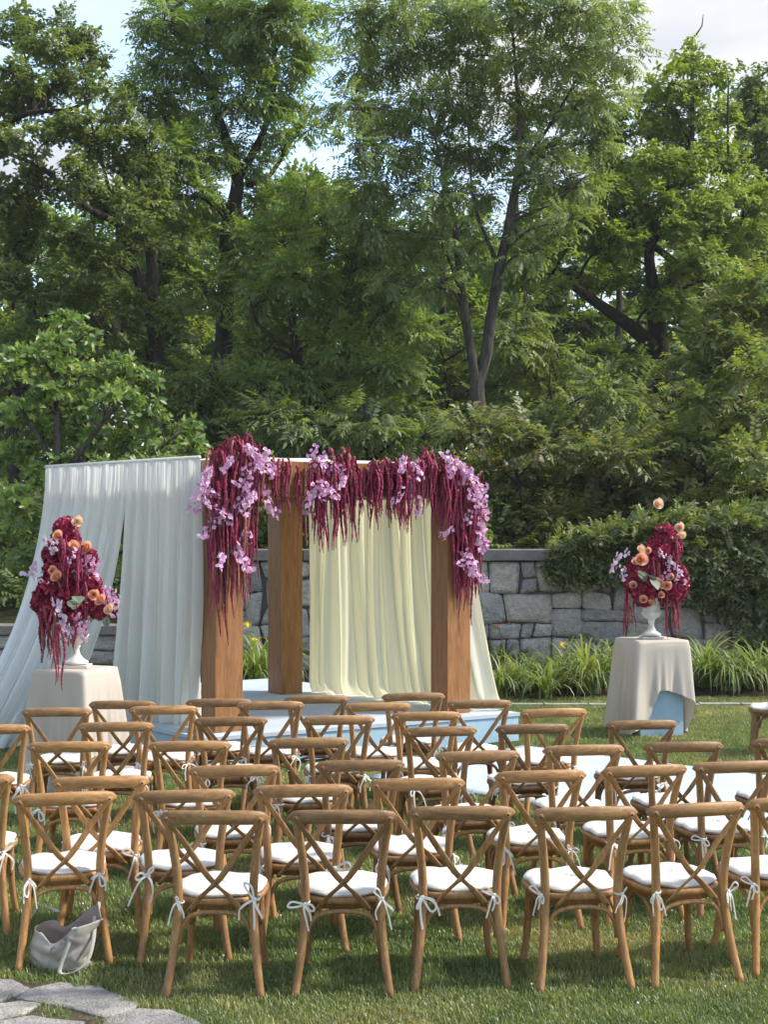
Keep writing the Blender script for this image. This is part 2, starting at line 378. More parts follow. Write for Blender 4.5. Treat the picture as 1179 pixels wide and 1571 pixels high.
b = MB(); pts = [G(*p) for p in [(-80, 1500), (100, 1506), (215, 1538), (320, 1580), (470, 1700), (-80, 1720)]]
b.add([(p.x - path.location.x, p.y - path.location.y, .004) for p in pts], [tuple(range(6))]); b.build('path_bed', M['path_soil'], path, smooth=False)
PATH_POLY = [(p.x, p.y) for p in pts]

# ------------------------------------------------------------------ stone wall
wall = empty('stone_wall', (0, WALL_Y, 0)); tag(wall, 'grey fieldstone retaining wall with dark capstones behind the flower bed', 'wall')
def stones(x0, x1, z0, z1, cell, seed):
    r = random.Random(seed); nx = int((x1 - x0) / cell); nz = max(2, round((z1 - z0) / cell)); cx, cz = (x1 - x0) / nx, (z1 - z0) / nz
    used = [[False] * nz for _ in range(nx)]
    def wp(i, k):
        x, z = x0 + i * cx, z0 + k * cz
        if 0 < k < nz: z += 0.09 * noise.noise(Vector((x * 1.9, z * 2.3, seed))) + .05 * noise.noise(Vector((x * 5, z * 5, seed + 9)))
        if 0 < i < nx: x += .14 * noise.noise(Vector((x * 2.1 + 7, z * 2.9, seed + 4)))
        return x, z
    for k in range(nz):
        for i in range(nx):
            if used[i][k]: continue
            ww = r.choice([1, 2, 2, 2, 3, 3]); hh = r.choice([1, 1, 2, 2, 2]) if ww < 3 else r.choice([1, 1, 1, 2])
            w_ = 1
            while w_ < ww and i + w_ < nx and not used[i + w_][k]: w_ += 1
            h_ = 1
            while h_ < hh and k + h_ < nz and all(not used[i + a][k + h_] for a in range(w_)): h_ += 1
            for a in range(w_):
                for c in range(h_): used[i + a][k + c] = True
            cor = [wp(i, k), wp(i + w_, k), wp(i + w_, k + h_), wp(i, k + h_)]
            mxx, mzz = sum(c[0] for c in cor) / 4, sum(c[1] for c in cor) / 4
            proud = r.uniform(.015, .05); g = .008; n = 7; b = MB(); vs = []
            tx, tz = r.uniform(-.04, .04), r.uniform(-.05, .05); cut = r.uniform(.03, .10)
            for jv in range(n + 1):
                for iu in range(n + 1):
                    u, v = iu / n, jv / n
                    x = (cor[0][0] * (1 - u) + cor[1][0] * u) * (1 - v) + (cor[3][0] * (1 - u) + cor[2][0] * u) * v
                    z = (cor[0][1] * (1 - u) + cor[1][1] * u) * (1 - v) + (cor[3][1] * (1 - u) + cor[2][1] * u) * v
                    e = min(min(u, 1 - u) * (cor[1][0] - cor[0][0]), min(v, 1 - v) * (cor[3][1] - cor[0][1]))
                    onb = iu in (0, n) or jv in (0, n)
                    cornerness = (1 if (iu in (0, n) and jv in (0, n)) else 0)
                    dx, dz = mxx - x, mzz - z; ln = math.hypot(dx, dz) + 1e-6
                    sh = g + cut * .22 * cornerness + (.008 * noise.noise(Vector((x * 9, z * 9, 3))) if onb else 0)
                    if onb: x += dx / ln * sh; z += dz / ln * sh
                    y = -proud * (0 if onb else 1) - (0 if onb else .030 * noise.noise(Vector((x * 8, z * 8, seed))) + .012 * noise.noise(Vector((x * 21, z * 21, seed))) + tx * (u - .5) + tz * (v - .5)) - .02
                    vs.append((x - mxx, y, z - mzz))
            w6 = n + 1
            fs = [(j * w6 + a, j * w6 + a + 1, (j + 1) * w6 + a + 1, (j + 1) * w6 + a) for j in range(n) for a in range(n)]
            ring = [a for a in range(n + 1)] + [j * w6 + n for j in range(1, n + 1)] + [n * w6 + a for a in range(n - 1, -1, -1)] + [j * w6 for j in range(n - 1, 0, -1)]
            base_ = len(vs); vs += [(vs[q][0], .06, vs[q][2]) for q in ring]; m_ = len(ring)
            fs += [(ring[(q + 1) % m_], ring[q], base_ + q, base_ + (q + 1) % m_) for q in range(m_)]
            b.add(vs, fs); o = b.build('stone', M['stone'], wall, smooth=False, loc=(mxx, 0, mzz)); o['tone'] = r.random()
            o.data.polygons.foreach_set('use_smooth', [q < n * n for q in range(len(o.data.polygons))])
stones(-2.6, 7.4, .15, 1.72, .215, 4)
stones(-8.2, -2.64, .02, .66, .24, 8)
b = MB(); b.box((2.4, .25, .86), (5.0, .21, .855)); b.box((-5.42, .25, .33), (2.8, .21, .325)); b.build('wall_core', M['mortar'], wall, smooth=False)
for (x0, x1, z, th) in ((-2.66, 7.45, 1.73, .165), (-8.3, -2.7, .665, .14)):
    x = x0
    while x < x1 - .2:
        w = min(rnd.uniform(1.0, 1.5), x1 - x); b = MB(); b.box((x + w / 2, .2 + rnd.uniform(-.01, .01), z + th / 2), (w / 2 - .006, .30, th / 2 - rnd.uniform(0, .006)))
        o = b.build('capstone', M['cap'], wall, smooth=False); bv = o.modifiers.new('bevel', 'BEVEL'); bv.width = .012; bv.segments = 2; x += w

# ------------------------------------------------------------------ trees
def leaf_diamond(base, tip_dir, side, up, ln, wd, fold=.18, droop=.12):
    b0 = np.array(base); t = np.array(tip_dir) * ln; s = np.array(side) * wd / 2; u = np.array(up)
    return [b0, b0 + t * .45 - s + u * fold * wd, b0 + t - u * droop * ln, b0 + t * .45 + s + u * fold * wd]
def leaf_hex(base, tip_dir, side, up, ln, wd, fold=.18, droop=.12):
    b0 = np.array(base); t = np.array(tip_dir) * ln; s = np.array(side) * wd / 2; u = np.array(up)
    return [b0, b0 + t * .32 - s * .95 + u * fold * wd, b0 + t * .70 - s * .72 + u * (fold * wd - droop * ln * .4), b0 + t - u * droop * ln,
            b0 + t * .70 + s * .72 + u * (fold * wd - droop * ln * .4), b0 + t * .32 + s * .95 + u * fold * wd]
LK = {'pinnate': 4, 'cluster': 4, 'rosette': 6, 'layer': 6}
def template(kind, r):
    vs = []; leaf_quad = leaf_hex if LK[kind] == 6 else leaf_diamond
    f, s, u = np.eye(3)
    if kind == 'pinnate':
        Ln = .40; npair = 5
        for k in range(npair):
            t = .22 + .72 * k / npair; p = f * Ln * t - u * .10 * t * t * Ln * 2
            for sg in (-1, 1):
                d = f * r.uniform(.35, .6) + s * sg * r.uniform(.8, 1) - u * r.uniform(.1, .5); d /= np.linalg.norm(d)
                sd_ = np.cross(u, d); vs += leaf_quad(p, d, sd_ / np.linalg.norm(sd_), u, r.uniform(.105, .15), r.uniform(.042, .055))
        p = f * Ln - u * .08; vs += leaf_quad(p, f * .9 - u * .4, s, u, .13, .05)
    elif kind == 'cluster':
        for k in range(9):
            a = r.uniform(-2.6, 2.6); d = f * math.cos(a) * .8 + s * math.sin(a) + u * r.uniform(-.5, .35); d /= np.linalg.norm(d)
            p = f * r.uniform(0, .22) + s * r.uniform(-.1, .1) + u * r.uniform(-.05, .05); sd_ = np.cross(u, d)
            vs += leaf_quad(p, d, sd_ / (np.linalg.norm(sd_) + 1e-6), u, r.uniform(.11, .17), r.uniform(.065, .09))
    elif kind == 'rosette':
        for k in range(7):
            a = 2 * math.pi * k / 7 + r.uniform(-.3, .3); d = s * math.cos(a) + u * math.sin(a) * .6 + f * r.uniform(.3, 1.6); d /= np.linalg.norm(d)
            sd_ = np.cross(f, d); upv = np.cross(d, sd_); vs += leaf_quad(f * r.uniform(-.22, .10), d, sd_ / (np.linalg.norm(sd_) + 1e-6), upv, r.uniform(.15, .22), r.uniform(.07, .095), .12, .18)
    elif kind == 'layer':
        for k in range(10):
            sg = 1 if k % 2 else -1; t = .04 + .034 * k; d = f * r.uniform(.2, .8) + s * sg * r.uniform(.5, 1) - u * r.uniform(0, .45); d /= np.linalg.norm(d)
            sd_ = np.cross(u, d); vs += leaf_quad(f * t, d, sd_ / np.linalg.norm(sd_), u, r.uniform(.09, .13), r.uniform(.05, .065))
    return np.array(vs)
TEMPL = {k: [template(k, random.Random(100 + i)) for i in range(8)] for k in ('pinnate', 'cluster', 'rosette', 'layer')}

def sprays_to_mesh(name, pos, dirs, kind, mat, scale, seed, flat=.35, droop=.35, tint0=None):
    g = np.random.default_rng(seed); n = len(pos); pos = np.asarray(pos); dirs = np.asarray(dirs)
    f = dirs + g.normal(0, .35, (n, 3)); f[:, 2] -= droop * g.random(n); f /= np.linalg.norm(f, axis=1)[:, None]
    up = np.tile([0., 0, 1.], (n, 1)) + g.normal(0, flat, (n, 3)); s = np.cross(up, f); s /= (np.linalg.norm(s, axis=1)[:, None] + 1e-6); u = np.cross(f, s)
    sc_ = scale * g.uniform(.75, 1.25, n); ch = g.integers(0, 8, n); tt = (g.random(n) * .62 + (g.random(n) * .1)) if tint0 is None else tint0
    V, T = [], []
    for k in range(8):
        ix = np.where(ch == k)[0]
        if not len(ix): continue
        t = TEMPL[kind][k]; q = (t[None, :, 0, None] * f[ix][:, None] + t[None, :, 1, None] * s[ix][:, None] + t[None, :, 2, None] * u[ix][:, None]) * sc_[ix][:, None, None] + pos[ix][:, None]
        V.append(q.reshape(-1, 3)); nl = len(t) // LK[kind]
        T.append(np.repeat(np.clip(np.repeat(tt[ix], nl) + g.uniform(-.05, .33, len(ix) * nl), 0, 1), LK[kind]))
    V = np.concatenate(V); T = np.concatenate(T); return np_mesh(name, V, np.arange(len(V)).reshape(-1, LK[kind]), mat, T)

def to_xyz(p, D):
    d = D + (p[2] if len(p) > 2 else 0)
    return W(p[0], p[1], d)
def tree(name, label, cat, D, limbs, lobes, kind, leafm, barkm, seed, dens=420, scale=1.0, group=None, zsq=.85, flat=.35, droop=.35, spread=1.0, base_at=None):
    """limbs: lists of (px, py, depth offset, radius in m); lobes: (px, py, radius px[, depth offset])."""
    r = random.Random(seed); g = np.random.default_rng(seed)
    first = to_xyz(limbs[0][0], D); bx, by = (first.x, first.y) if base_at is None else base_at
    root_pt = Vector((bx, by, hill(bx, by) - .1 if by > 20.7 else 0)); root = empty(name, root_pt); tag(root, label, cat, group)
    b = MB(); samples = []
    for li, lm in enumerate(limbs):
        P = [to_xyz(p, D) for p in lm]; rad = [p[3] for p in lm]
        if li == 0: P = [root_pt] + P; rad = [rad[0] * 1.35] + rad
        S = catmull([tuple(p) + (q,) for p, q in zip(P, rad)], 6)
        pts = [Vector(q[:3]) + Vector((noise.noise(Vector(q[:3]) * .9 + Vector((seed, 0, 0))), noise.noise(Vector(q[:3]) * .9 + Vector((0, seed, 5))), 0)) * min(.10, .5 * q[3] + .02) for q in S]
        rr = [max(.006, q[3]) for q in S]
        b.tube([p - root_pt for p in pts], rr, 9 if rr[0] > .08 else 6)
        samples += [(p, q) for p, q in zip(pts, rr)]
    pos, dirs = [], []
    for lb in lobes:
        d = D + (lb[3] if len(lb) > 3 else r.uniform(-1.3, 1.3) * spread); c = W(lb[0], lb[1], d); rad = lb[2] / F * d
        best = min(samples, key=lambda s_: (s_[0] - c).length + (1.6 * max(0, s_[0].z - c.z + .3)))
        a = best[0]; dist = (c - a).length; mid = a.lerp(c, .5) + Vector((r.uniform(-.1, .1), r.uniform(-.1, .1), .10)) * dist
        br = min(best[1] * .6, .018 + .012 * dist); S = catmull([tuple(a), tuple(mid), tuple(c)], 4)
        b.tube([Vector(q) - root_pt for q in S], [br * (1 - .6 * i / (len(S) - 1)) for i in range(len(S))], 5)
        nt_ = max(7, int(11 * rad + 5)); nsp = int(dens * rad * rad) + 12; per = max(3, nsp // nt_)
        for k in range(nt_):
            th = r.uniform(0, 2 * math.pi); ph = math.acos(r.uniform(-.75, 1)); ln = rad * r.uniform(.55, 1.12)
            dv = Vector((math.sin(ph) * math.cos(th), math.sin(ph) * math.sin(th), math.cos(ph) * zsq)); e = c + dv * ln
            st = c.lerp(a, r.uniform(0, .25)); md = st.lerp(e, .55) + Vector((0, 0, .12 * ln))
            e = e + Vector((0, 0, -.10 * ln)); S = catmull([tuple(st), tuple(md), tuple(e)], 3)
            b.tube([Vector(q) - root_pt for q in S], [.010, .009, .008, .007, .006, .005, .003][:len(S)], 3, cap=False)
            tt = g.uniform(.25, 1.04, per) ** .75; sp = np.array(S); ii = np.clip(tt * (len(S) - 1), 0, len(S) - 1.001); i0 = ii.astype(int); fr = (ii - i0)[:, None]
            q = sp[i0] * (1 - fr) + sp[np.minimum(i0 + 1, len(S) - 1)] * fr
            off = g.normal(0, .17 * rad + .04, (per, 3)); off[:, 2] *= .6
            dd = np.array(dv)[None] * .8 + off / (rad + .1) * 1.6
            pos.append(q + off); dirs.append(dd)
    b.build('trunk', barkm, root)
    pos = np.concatenate(pos) - np.array(root_pt); dirs = np.concatenate(dirs)
    obj('crown', sprays_to_mesh('crown', pos, dirs, kind, leafm, scale, seed, flat, droop), root)
    return root

def copy_tree(src, loc, rz, s, label, group=None):
    c = src.copy(); col.objects.link(c); c.location = loc; c.rotation_euler = (0, 0, rz); c.scale = (s, s, s); c['label'] = label
    if group: c['group'] = group
    for ch in src.children:
        k = ch.copy(); col.objects.link(k); k.parent = c
    return c

# tall feathery tree left of centre
tree('walnut_tree', 'tall feathery green tree with forked dark trunk behind the pale curtain', 'tree', 30,
     [[(345, 700, 0, .24), (343, 560, 0, .21), (348, 430, 0, .18), (356, 330, 0, .16), (362, 262, 0, .13), (340, 190, -.2, .10), (322, 140, -.3, .08), (318, 60, -.3, .05), (330, -40, -.3, .03)],
      [(362, 275, 0, .11), (388, 240, .2, .09), (408, 190, .3, .07), (422, 110, .3, .05), (418, 20, .3, .03)],
      [(356, 330, 0, .10), (300, 280, .4, .06), (262, 210, .6, .04), (240, 120, .6, .025)],
      [(380, 285, 0, .06), (415, 270, .5, .05), (446, 220, .6, .035), (482, 158, .6, .02)],
      [(348, 430, 0, .08), (400, 400, -.5, .05), (450, 350, -.8, .03)],
      [(345, 470, 0, .07), (290, 420, -.6, .04), (240, 400, -.8, .025)]],
     [(252, 30, 36), (298, 20, 48), (345, 30, 50), (405, 15, 48), (450, 40, 40), (478, 12, 30), (256, 92, 40), (310, 90, 46), (372, 82, 40), (430, 95, 42), (475, 88, 26),
      (222, 150, 36), (280, 165, 44), (345, 160, 34), (440, 150, 34), (396, 148, 30), (260, 235, 40), (310, 235, 38), (345, 225, 30), (430, 205, 26), (468, 205, 18), (226, 280, 36), (290, 300, 40),
      (420, 330, 44), (460, 360, 40), (330, 360, 40), (275, 370, 42), (250, 420, 40), (385, 385, 44), (440, 415, 40), (310, 440, 36), (250, 330, 36), (395, 255, 24), (460, 300, 30)],
     'pinnate', M['leaf_walnut'], M['bark_dark'], 21, dens=640, scale=.9)
# second stem further left with the crooked limb
tree('oak_tree', 'dark leafy tree at the left edge with crooked black limbs', 'tree', 27,
     [[(236, 700, 0, .15), (238, 560, 0, .14), (236, 430, 0, .12), (229, 330, 0, .07), (226, 270, 0, .035), (222, 220, 0, .015)],
      [(238, 520, 0, .10), (216, 440, -.3, .10), (196, 390, -.4, .09), (182, 345, -.4, .08), (140, 322, -.5, .06), (108, 296, -.5, .05), (60, 255, -.5, .04), (-10, 228, -.5, .03)],
      [(182, 345, -.4, .06), (172, 300, -.3, .04), (150, 230, -.3, .03), (130, 150, -.3, .02)],
      [(-60, 215, .3, .08), (0, 192, .2, .07), (50, 172, .2, .05), (105, 168, .2, .04), (140, 150, .2, .02)],
      [(60, 490, .6, .07), (38, 455, .6, .06), (10, 420, .6, .05), (-30, 395, .6, .04)]],
     [(20, 40, 38), (72, 60, 40), (120, 80, 34), (105, 40, 28), (20, 110, 40), (80, 125, 36), (130, 130, 26), (30, 215, 42), (90, 215, 38), (150, 220, 36), (-20, 160, 40),
      (180, 160, 26), (180, 265, 38), (60, 285, 40), (120, 275, 38), (10, 300, 40), (150, 315, 34), (200, 320, 32), (40, 360, 42), (100, 370, 40), (160, 400, 38), (10, 430, 40), (70, 440, 36),
      (205, 470, 36), (130, 455, 36), (270, 490, 38), (200, 540, 36), (255, 560, 40), (20, 380, 30), (165, 200, 26), (226, 215, 30, 0), (232, 262, 30, 0), (222, 310, 30, 0), (60, 150, 32), (110, 190, 30), (20, 170, 32), (225, 370, 30, -.4)],
     'cluster', M['leaf_dark'], M['bark_dark'], 33, dens=640, scale=.72)
# middle green mass
tree('maple_tree', 'rounded mid green tree with arching limb left of the grey twin trunk', 'tree', 27.5,
     [[(470, 720, 0, .13), (468, 620, 0, .11), (455, 540, 0, .09), (450, 450, 0, .06), (455, 360, 0, .03)],
      [(430, 552, -.3, .05), (465, 535, -.3, .06), (500, 505, -.3, .06), (525, 460, -.3, .04), (540, 400, -.3, .03)],
      [(455, 540, 0, .05), (400, 500, 0, .04), (380, 450, 0, .025)]],
     [(470, 295, 32), (520, 320, 38), (480, 345, 36), (560, 345, 40), (430, 370, 36), (520, 385, 42), (590, 400, 40), (460, 425, 42), (550, 440, 44), (620, 450, 40), (410, 450, 40), (500, 470, 42),
      (580, 500, 42), (450, 510, 40), (640, 510, 36), (400, 540, 40), (530, 540, 44), (610, 560, 40), (460, 575, 40), (380, 590, 40), (560, 600, 40), (500, 620, 36), (650, 580, 34)],
     'pinnate', M['leaf_walnut'], M['bark_dark'], 47, dens=600, scale=.85)
# the big grey-trunked locust
tree('locust_tree', 'large tree with grey twin trunks and drooping feathery crown behind the arch', 'tree', 25.5,
     [[(738, 690, 0, 0.156), (736, 630, 0, 0.140), (734, 585, 0, 0.133), (746, 540, 0, 0.109), (756, 480, 0, 0.098), (768, 410, 0, 0.094), (782, 340, 0, 0.086), (797, 262, 0, 0.070), (800, 190, 0, 0.047), (790, 100, 0, 0.031), (785, -20, 0, 0.016)],
      [(731, 600, 0, 0.094), (722, 540, -.2, 0.086), (714, 480, -.2, 0.078), (706, 420, -.3, 0.066), (700, 350, -.3, 0.047), (680, 270, -.3, 0.031), (660, 170, -.3, 0.020)],
      [(714, 470, -.2, 0.039), (690, 400, -.4, 0.031), (665, 345, -.6, 0.023), (620, 300, -.8, 0.016)],
      [(768, 410, 0, 0.039), (745, 360, .3, 0.031), (725, 300, .5, 0.023), (720, 200, .6, 0.016)],
      [(797, 262, 0, 0.039), (840, 200, .2, 0.031), (880, 130, .3, 0.023), (920, 60, .3, 0.016)],
      [(782, 340, 0, 0.031), (850, 310, -.4, 0.023), (900, 270, -.6, 0.016)],
      [(706, 420, -.3, 0.031), (650, 440, -.5, 0.023), (590, 430, -.8, 0.016)]],
     [(548, 40, 38), (600, 20, 44), (655, 10, 44), (710, 25, 44), (770, 10, 46), (830, 20, 46), (890, 15, 46), (945, 20, 36), (545, 105, 34), (595, 90, 44), (650, 80, 46), (715, 90, 46), (780, 80, 44), (845, 90, 46), (900, 85, 44), (950, 80, 30),
      (535, 165, 36), (585, 165, 42), (645, 155, 46), (705, 160, 40), (760, 150, 42), (830, 160, 46), (890, 160, 42), (935, 150, 30), (545, 230, 36), (600, 230, 44), (660, 235, 44), (725, 230, 40), (840, 225, 42), (895, 220, 36), (760, 225, 34),
      (560, 290, 38), (610, 300, 42), (665, 305, 40), (735, 300, 34), (840, 280, 38), (890, 285, 32), (590, 355, 38), (640, 370, 38), (560, 345, 30), (820, 335, 30), (680, 375, 28), (620, 420, 32), (740, 370, 24), (870, 340, 26), (672, 440, 26, -.6), (815, 385, 28, -.4), (835, 240, 34, -.6)],
     'pinnate', M['leaf_locust'], M['bark_grey'], 59, dens=560, scale=.80, droop=.6)
# right tree, yellow green
tree('hickory_tree', 'bright yellow-green tree with thick slanting dark limbs on the right', 'tree', 31,
     [[(1030, 740, 0, .26), (1026, 640, 0, .24), (1020, 560, 0, .22), (1008, 500, 0, .20), (1004, 440, 0, .14), (998, 380, 0, .11), (1020, 300, 0, .09), (1060, 220, 0, .06), (1062, 130, 0, .04), (1065, 60, 0, .02)],
      [(1012, 540, 0, .17), (985, 515, -.2, .16), (940, 480, -.4, .13), (890, 445, -.5, .10), (835, 420, -.6, .07), (800, 395, -.6, .04)],
      [(1012, 610, 0, .10), (960, 650, -1.2, .12), (920, 620, -1.4, .12), (870, 592, -1.5, .10), (800, 570, -1.6, .07), (770, 590, -1.7, .04)],
      [(1060, 430, .3, .09), (1020, 390, .2, .08), (960, 350, 0, .06), (900, 320, -.2, .04), (860, 290, -.2, .025)],
      [(1004, 440, 0, .08), (1070, 430, .5, .07), (1120, 380, .7, .05), (1150, 300, .7, .03)],
      [(1060, 220, 0, .05), (1030, 160, -.2, .03), (1000, 130, -.2, .02)]],
     [(1055, 85, 24), (1030, 125, 32), (1080, 130, 34), (1000, 165, 34), (1060, 180, 36), (1110, 175, 26), (960, 200, 36), (1020, 225, 38), (1085, 235, 38), (1130, 250, 28), (930, 250, 34), (985, 275, 40), (1050, 285, 40), (1110, 300, 38),
      (1160, 310, 36), (900, 305, 38), (960, 325, 38), (1020, 345, 40), (1085, 355, 40), (1145, 370, 40), (860, 340, 36), (830, 375, 34), (900, 370, 36), (960, 395, 36), (1060, 415, 36), (1120, 430, 38), (1170, 430, 36), (870, 420, 26),
      (940, 430, 30), (1010, 470, 28), (800, 420, 28), (840, 470, 26), (920, 545, 30), (1060, 500, 34), (850, 300, 34, -1.5), (890, 345, 34, -1.8), (930, 300, 34, -1.6), (950, 365, 32, -1.8), (1000, 310, 34, -1.6), (1040, 345, 32, -1.7), (1090, 320, 34, -1.6), (1100, 400, 34, -1.6), (1000, 250, 32, -1.4), (1060, 250, 32, -1.4), (840, 440, 26, -1.8), (1045, 460, 30, -1.6)],
     'cluster', M['leaf_bright'], M['bark_dark'], 64, dens=600, scale=.78, zsq=.8)
tree('pine_tree', 'dark tree standing against the sky at the top right edge', 'tree', 35,
     [[(1165, 500, 0, .18), (1165, 350, 0, .15), (1166, 220, 0, .08), (1166, 110, 0, .03)]],
     [(1164, 118, 20), (1150, 150, 24), (1180, 160, 26), (1160, 195, 30), (1190, 220, 32), (1150, 240, 28), (1170, 275, 34), (1200, 300, 34), (1165, 330, 34)],
     'cluster', M['leaf_dark'], M['bark_dark'], 71, dens=420, scale=1.0)
# dogwood on the right, and lower bronze shrubs
tree('dogwood_tree', 'yellow-green dogwood spreading in layers at the right edge above the ivy', 'tree', 24,
     [[(1150, 760, 0, .10), (1146, 680, 0, .09), (1140, 600, 0, .06), (1150, 500, 0, .03)],
      [(1142, 620, 0, .04), (1105, 590, -.3, .03), (1070, 570, -.4, .02)], [(1144, 650, 0, .04), (1180, 600, .2, .03)]],
     [(1165, 425, 30, 0), (1120, 470, 30), (1165, 480, 34), (1085, 510, 30), (1140, 530, 36), (1065, 555, 26), (1110, 570, 32), (1165, 575, 34), (1080, 610, 28), (1140, 625, 34), (1180, 640, 34), (1110, 655, 30)],
     'layer', M['leaf_dogwood'], M['bark_grey'], 83, dens=620, zsq=.5, flat=.25, droop=.2, scale=1.0)
shr = 'low shrubs behind the wall'
def shrub(name, label, D, stem, lobes, kind, mat, seed, **kw):
    tree(name, label, 'shrub', D, [[(stem[0], stem[1], 0, .06), (stem[0] + 6, stem[2], 0, .04), (stem[0] - 4, stem[3], 0, .02)]], lobes, kind, mat, M['bark_dark'], seed, group=shr, **kw)
shrub('spreading_shrub', 'bronze-tinged layered shrub just right of the flowered arch', 23.2, (790, 850, 760, 680),
      [(735, 665, 34), (790, 668, 36), (840, 690, 34), (745, 720, 36), (800, 725, 38), (850, 745, 34), (755, 775, 34), (810, 785, 36), (860, 800, 32), (770, 825, 30), (830, 830, 30), (720, 760, 26)],
      'layer', M['leaf_bronze'], 91, dens=560, zsq=.55, flat=.25, droop=.2)
shrub('spreading_shrub', 'green layered shrub above the ivy, left of the tall urn flowers', 23.6, (930, 850, 760, 700),
      [(900, 705, 36), (950, 700, 34), (880, 755, 36), (930, 750, 38), (985, 745, 34), (900, 800, 34), (960, 800, 36), (870, 820, 30)],
      'layer', M['leaf_bronze'], 92, dens=560, zsq=.55, flat=.25, droop=.2)
shrub('spreading_shrub', 'broad yellow-green shrub over the ivy-covered wall at right', 23.0, (1080, 850, 760, 700),
      [(1010, 700, 32), (1060, 680, 36), (1110, 690, 36), (1160, 700, 36), (1030, 745, 36), (1085, 740, 38), (1140, 745, 38), (1180, 755, 34), (1010, 790, 32), (1060, 795, 36), (1120, 800, 36), (1170, 805, 34)],
      'layer', M['leaf_dogwood'], 93, dens=560, zsq=.55, flat=.25, droop=.2)
# dark understorey saplings between the trunks
us = 'saplings between the trunks'
def sapling(label, D, stem, lobes, seed, mat='leaf_dark', kind='pinnate', dens=420):
    t_ = tree('sapling', label, 'tree', D, [[(stem[0], stem[1], 0, .07), (stem[0] + 5, stem[2], 0, .05), (stem[0] - 6, stem[3], 0, .025)]], lobes, kind, M[mat], M['bark_dark'], seed, group=us, dens=dens)
sapling('dark sapling directly above the left end of the arch', 25.5, (330, 760, 640, 560), [(300, 580, 38), (350, 610, 40), (310, 640, 40), (270, 620, 34), (370, 660, 38), (320, 690, 36), (390, 700, 34), (280, 690, 34), (420, 640, 34)], 101)
sapling('dark sapling above the hanging garlands at mid arch', 25.2, (560, 760, 660, 600), [(470, 650, 36), (520, 670, 38), (570, 650, 40), (620, 640, 38), (560, 710, 36), (500, 710, 34), (620, 700, 38), (660, 670, 34), (450, 700, 30)], 102)
sapling('dark sapling right of the twin grey trunk', 27.5, (850, 760, 660, 590), [(800, 620, 34), (850, 600, 34), (890, 640, 36), (830, 660, 36), (940, 600, 34), (780, 660, 30), (900, 690, 34), (960, 660, 34), (990, 610, 30), (860, 540, 28)], 103)
sapling('sapling beside the base of the slanting limbed tree', 28.5, (1050, 760, 660, 600), [(1060, 590, 34), (1040, 640, 34), (1090, 640, 34), (1000, 670, 34), (1120, 600, 32), (960, 560, 28), (1160, 560, 34)], 104)
sapling('sapling left of the twin grey trunk', 28.5, (680, 760, 600, 520), [(660, 540, 34), (690, 590, 34), (640, 610, 34), (780, 520, 30), (800, 480, 28), (770, 590, 28), (690, 640, 30), (820, 540, 30)], 105)

# magnolia-like tree behind the low wall on the left
tree('magnolia_tree', 'broad-leaved bright green tree behind the low wall at left', 'tree', 22.4,
     [[(95, 900, 0, .09), (92, 760, 0, .08), (88, 640, 0, .06), (84, 560, 0, .04), (98, 480, 0, .02)],
      [(92, 740, 0, .05), (150, 660, -.2, .04), (200, 600, -.3, .02)], [(92, 760, 0, .04), (200, 720, -.2, .03), (280, 660, -.3, .02)], [(90, 720, 0, .05), (40, 640, .2, .03), (10, 580, .2, .02)]],
     [(100, 488, 22, 0), (78, 525, 26), (125, 520, 24), (40, 545, 30), (95, 560, 32), (10, 565, 30), (140, 575, 28), (185, 570, 28), (215, 590, 26), (60, 600, 34), (120, 620, 36), (175, 615, 34), (225, 630, 28), (20, 635, 36),
      (70, 665, 38), (135, 675, 38), (195, 670, 36), (240, 680, 28), (280, 655, 24), (300, 690, 22), (20, 700, 38), (80, 725, 38), (145, 730, 36), (200, 720, 34), (260, 710, 26), (20, 770, 38), (70, 790, 36), (130, 790, 36), (10, 840, 38), (55, 860, 36),
      (110, 850, 34), (180, 800, 34), (180, 860, 34), (20, 910, 32), (70, 920, 30), (130, 915, 30), (190, 920, 28), (240, 780, 34), (250, 860, 34), (300, 760, 30), (300, 840, 32)],
     'rosette', M['leaf_magnolia'], M['bark_grey'], 111, dens=520, scale=.64, spread=.7)
tree('arching_shrub', 'leafy dark shrub showing between the wooden posts above the wall', 'shrub', 22.6,
     [[(400, 860, 0, .05), (402, 800, 0, .04), (398, 760, 0, .02)]],
     [(385, 770, 34), (420, 760, 34), (395, 815, 34), (440, 810, 34), (350, 790, 34), (360, 840, 32), (500, 790, 34), (560, 780, 34), (620, 790, 34), (680, 780, 34), (500, 840, 34), (600, 840, 34), (690, 830, 34)],
     'layer', M['leaf_dark'], M['bark_dark'], 121, dens=520, scale=1.0)

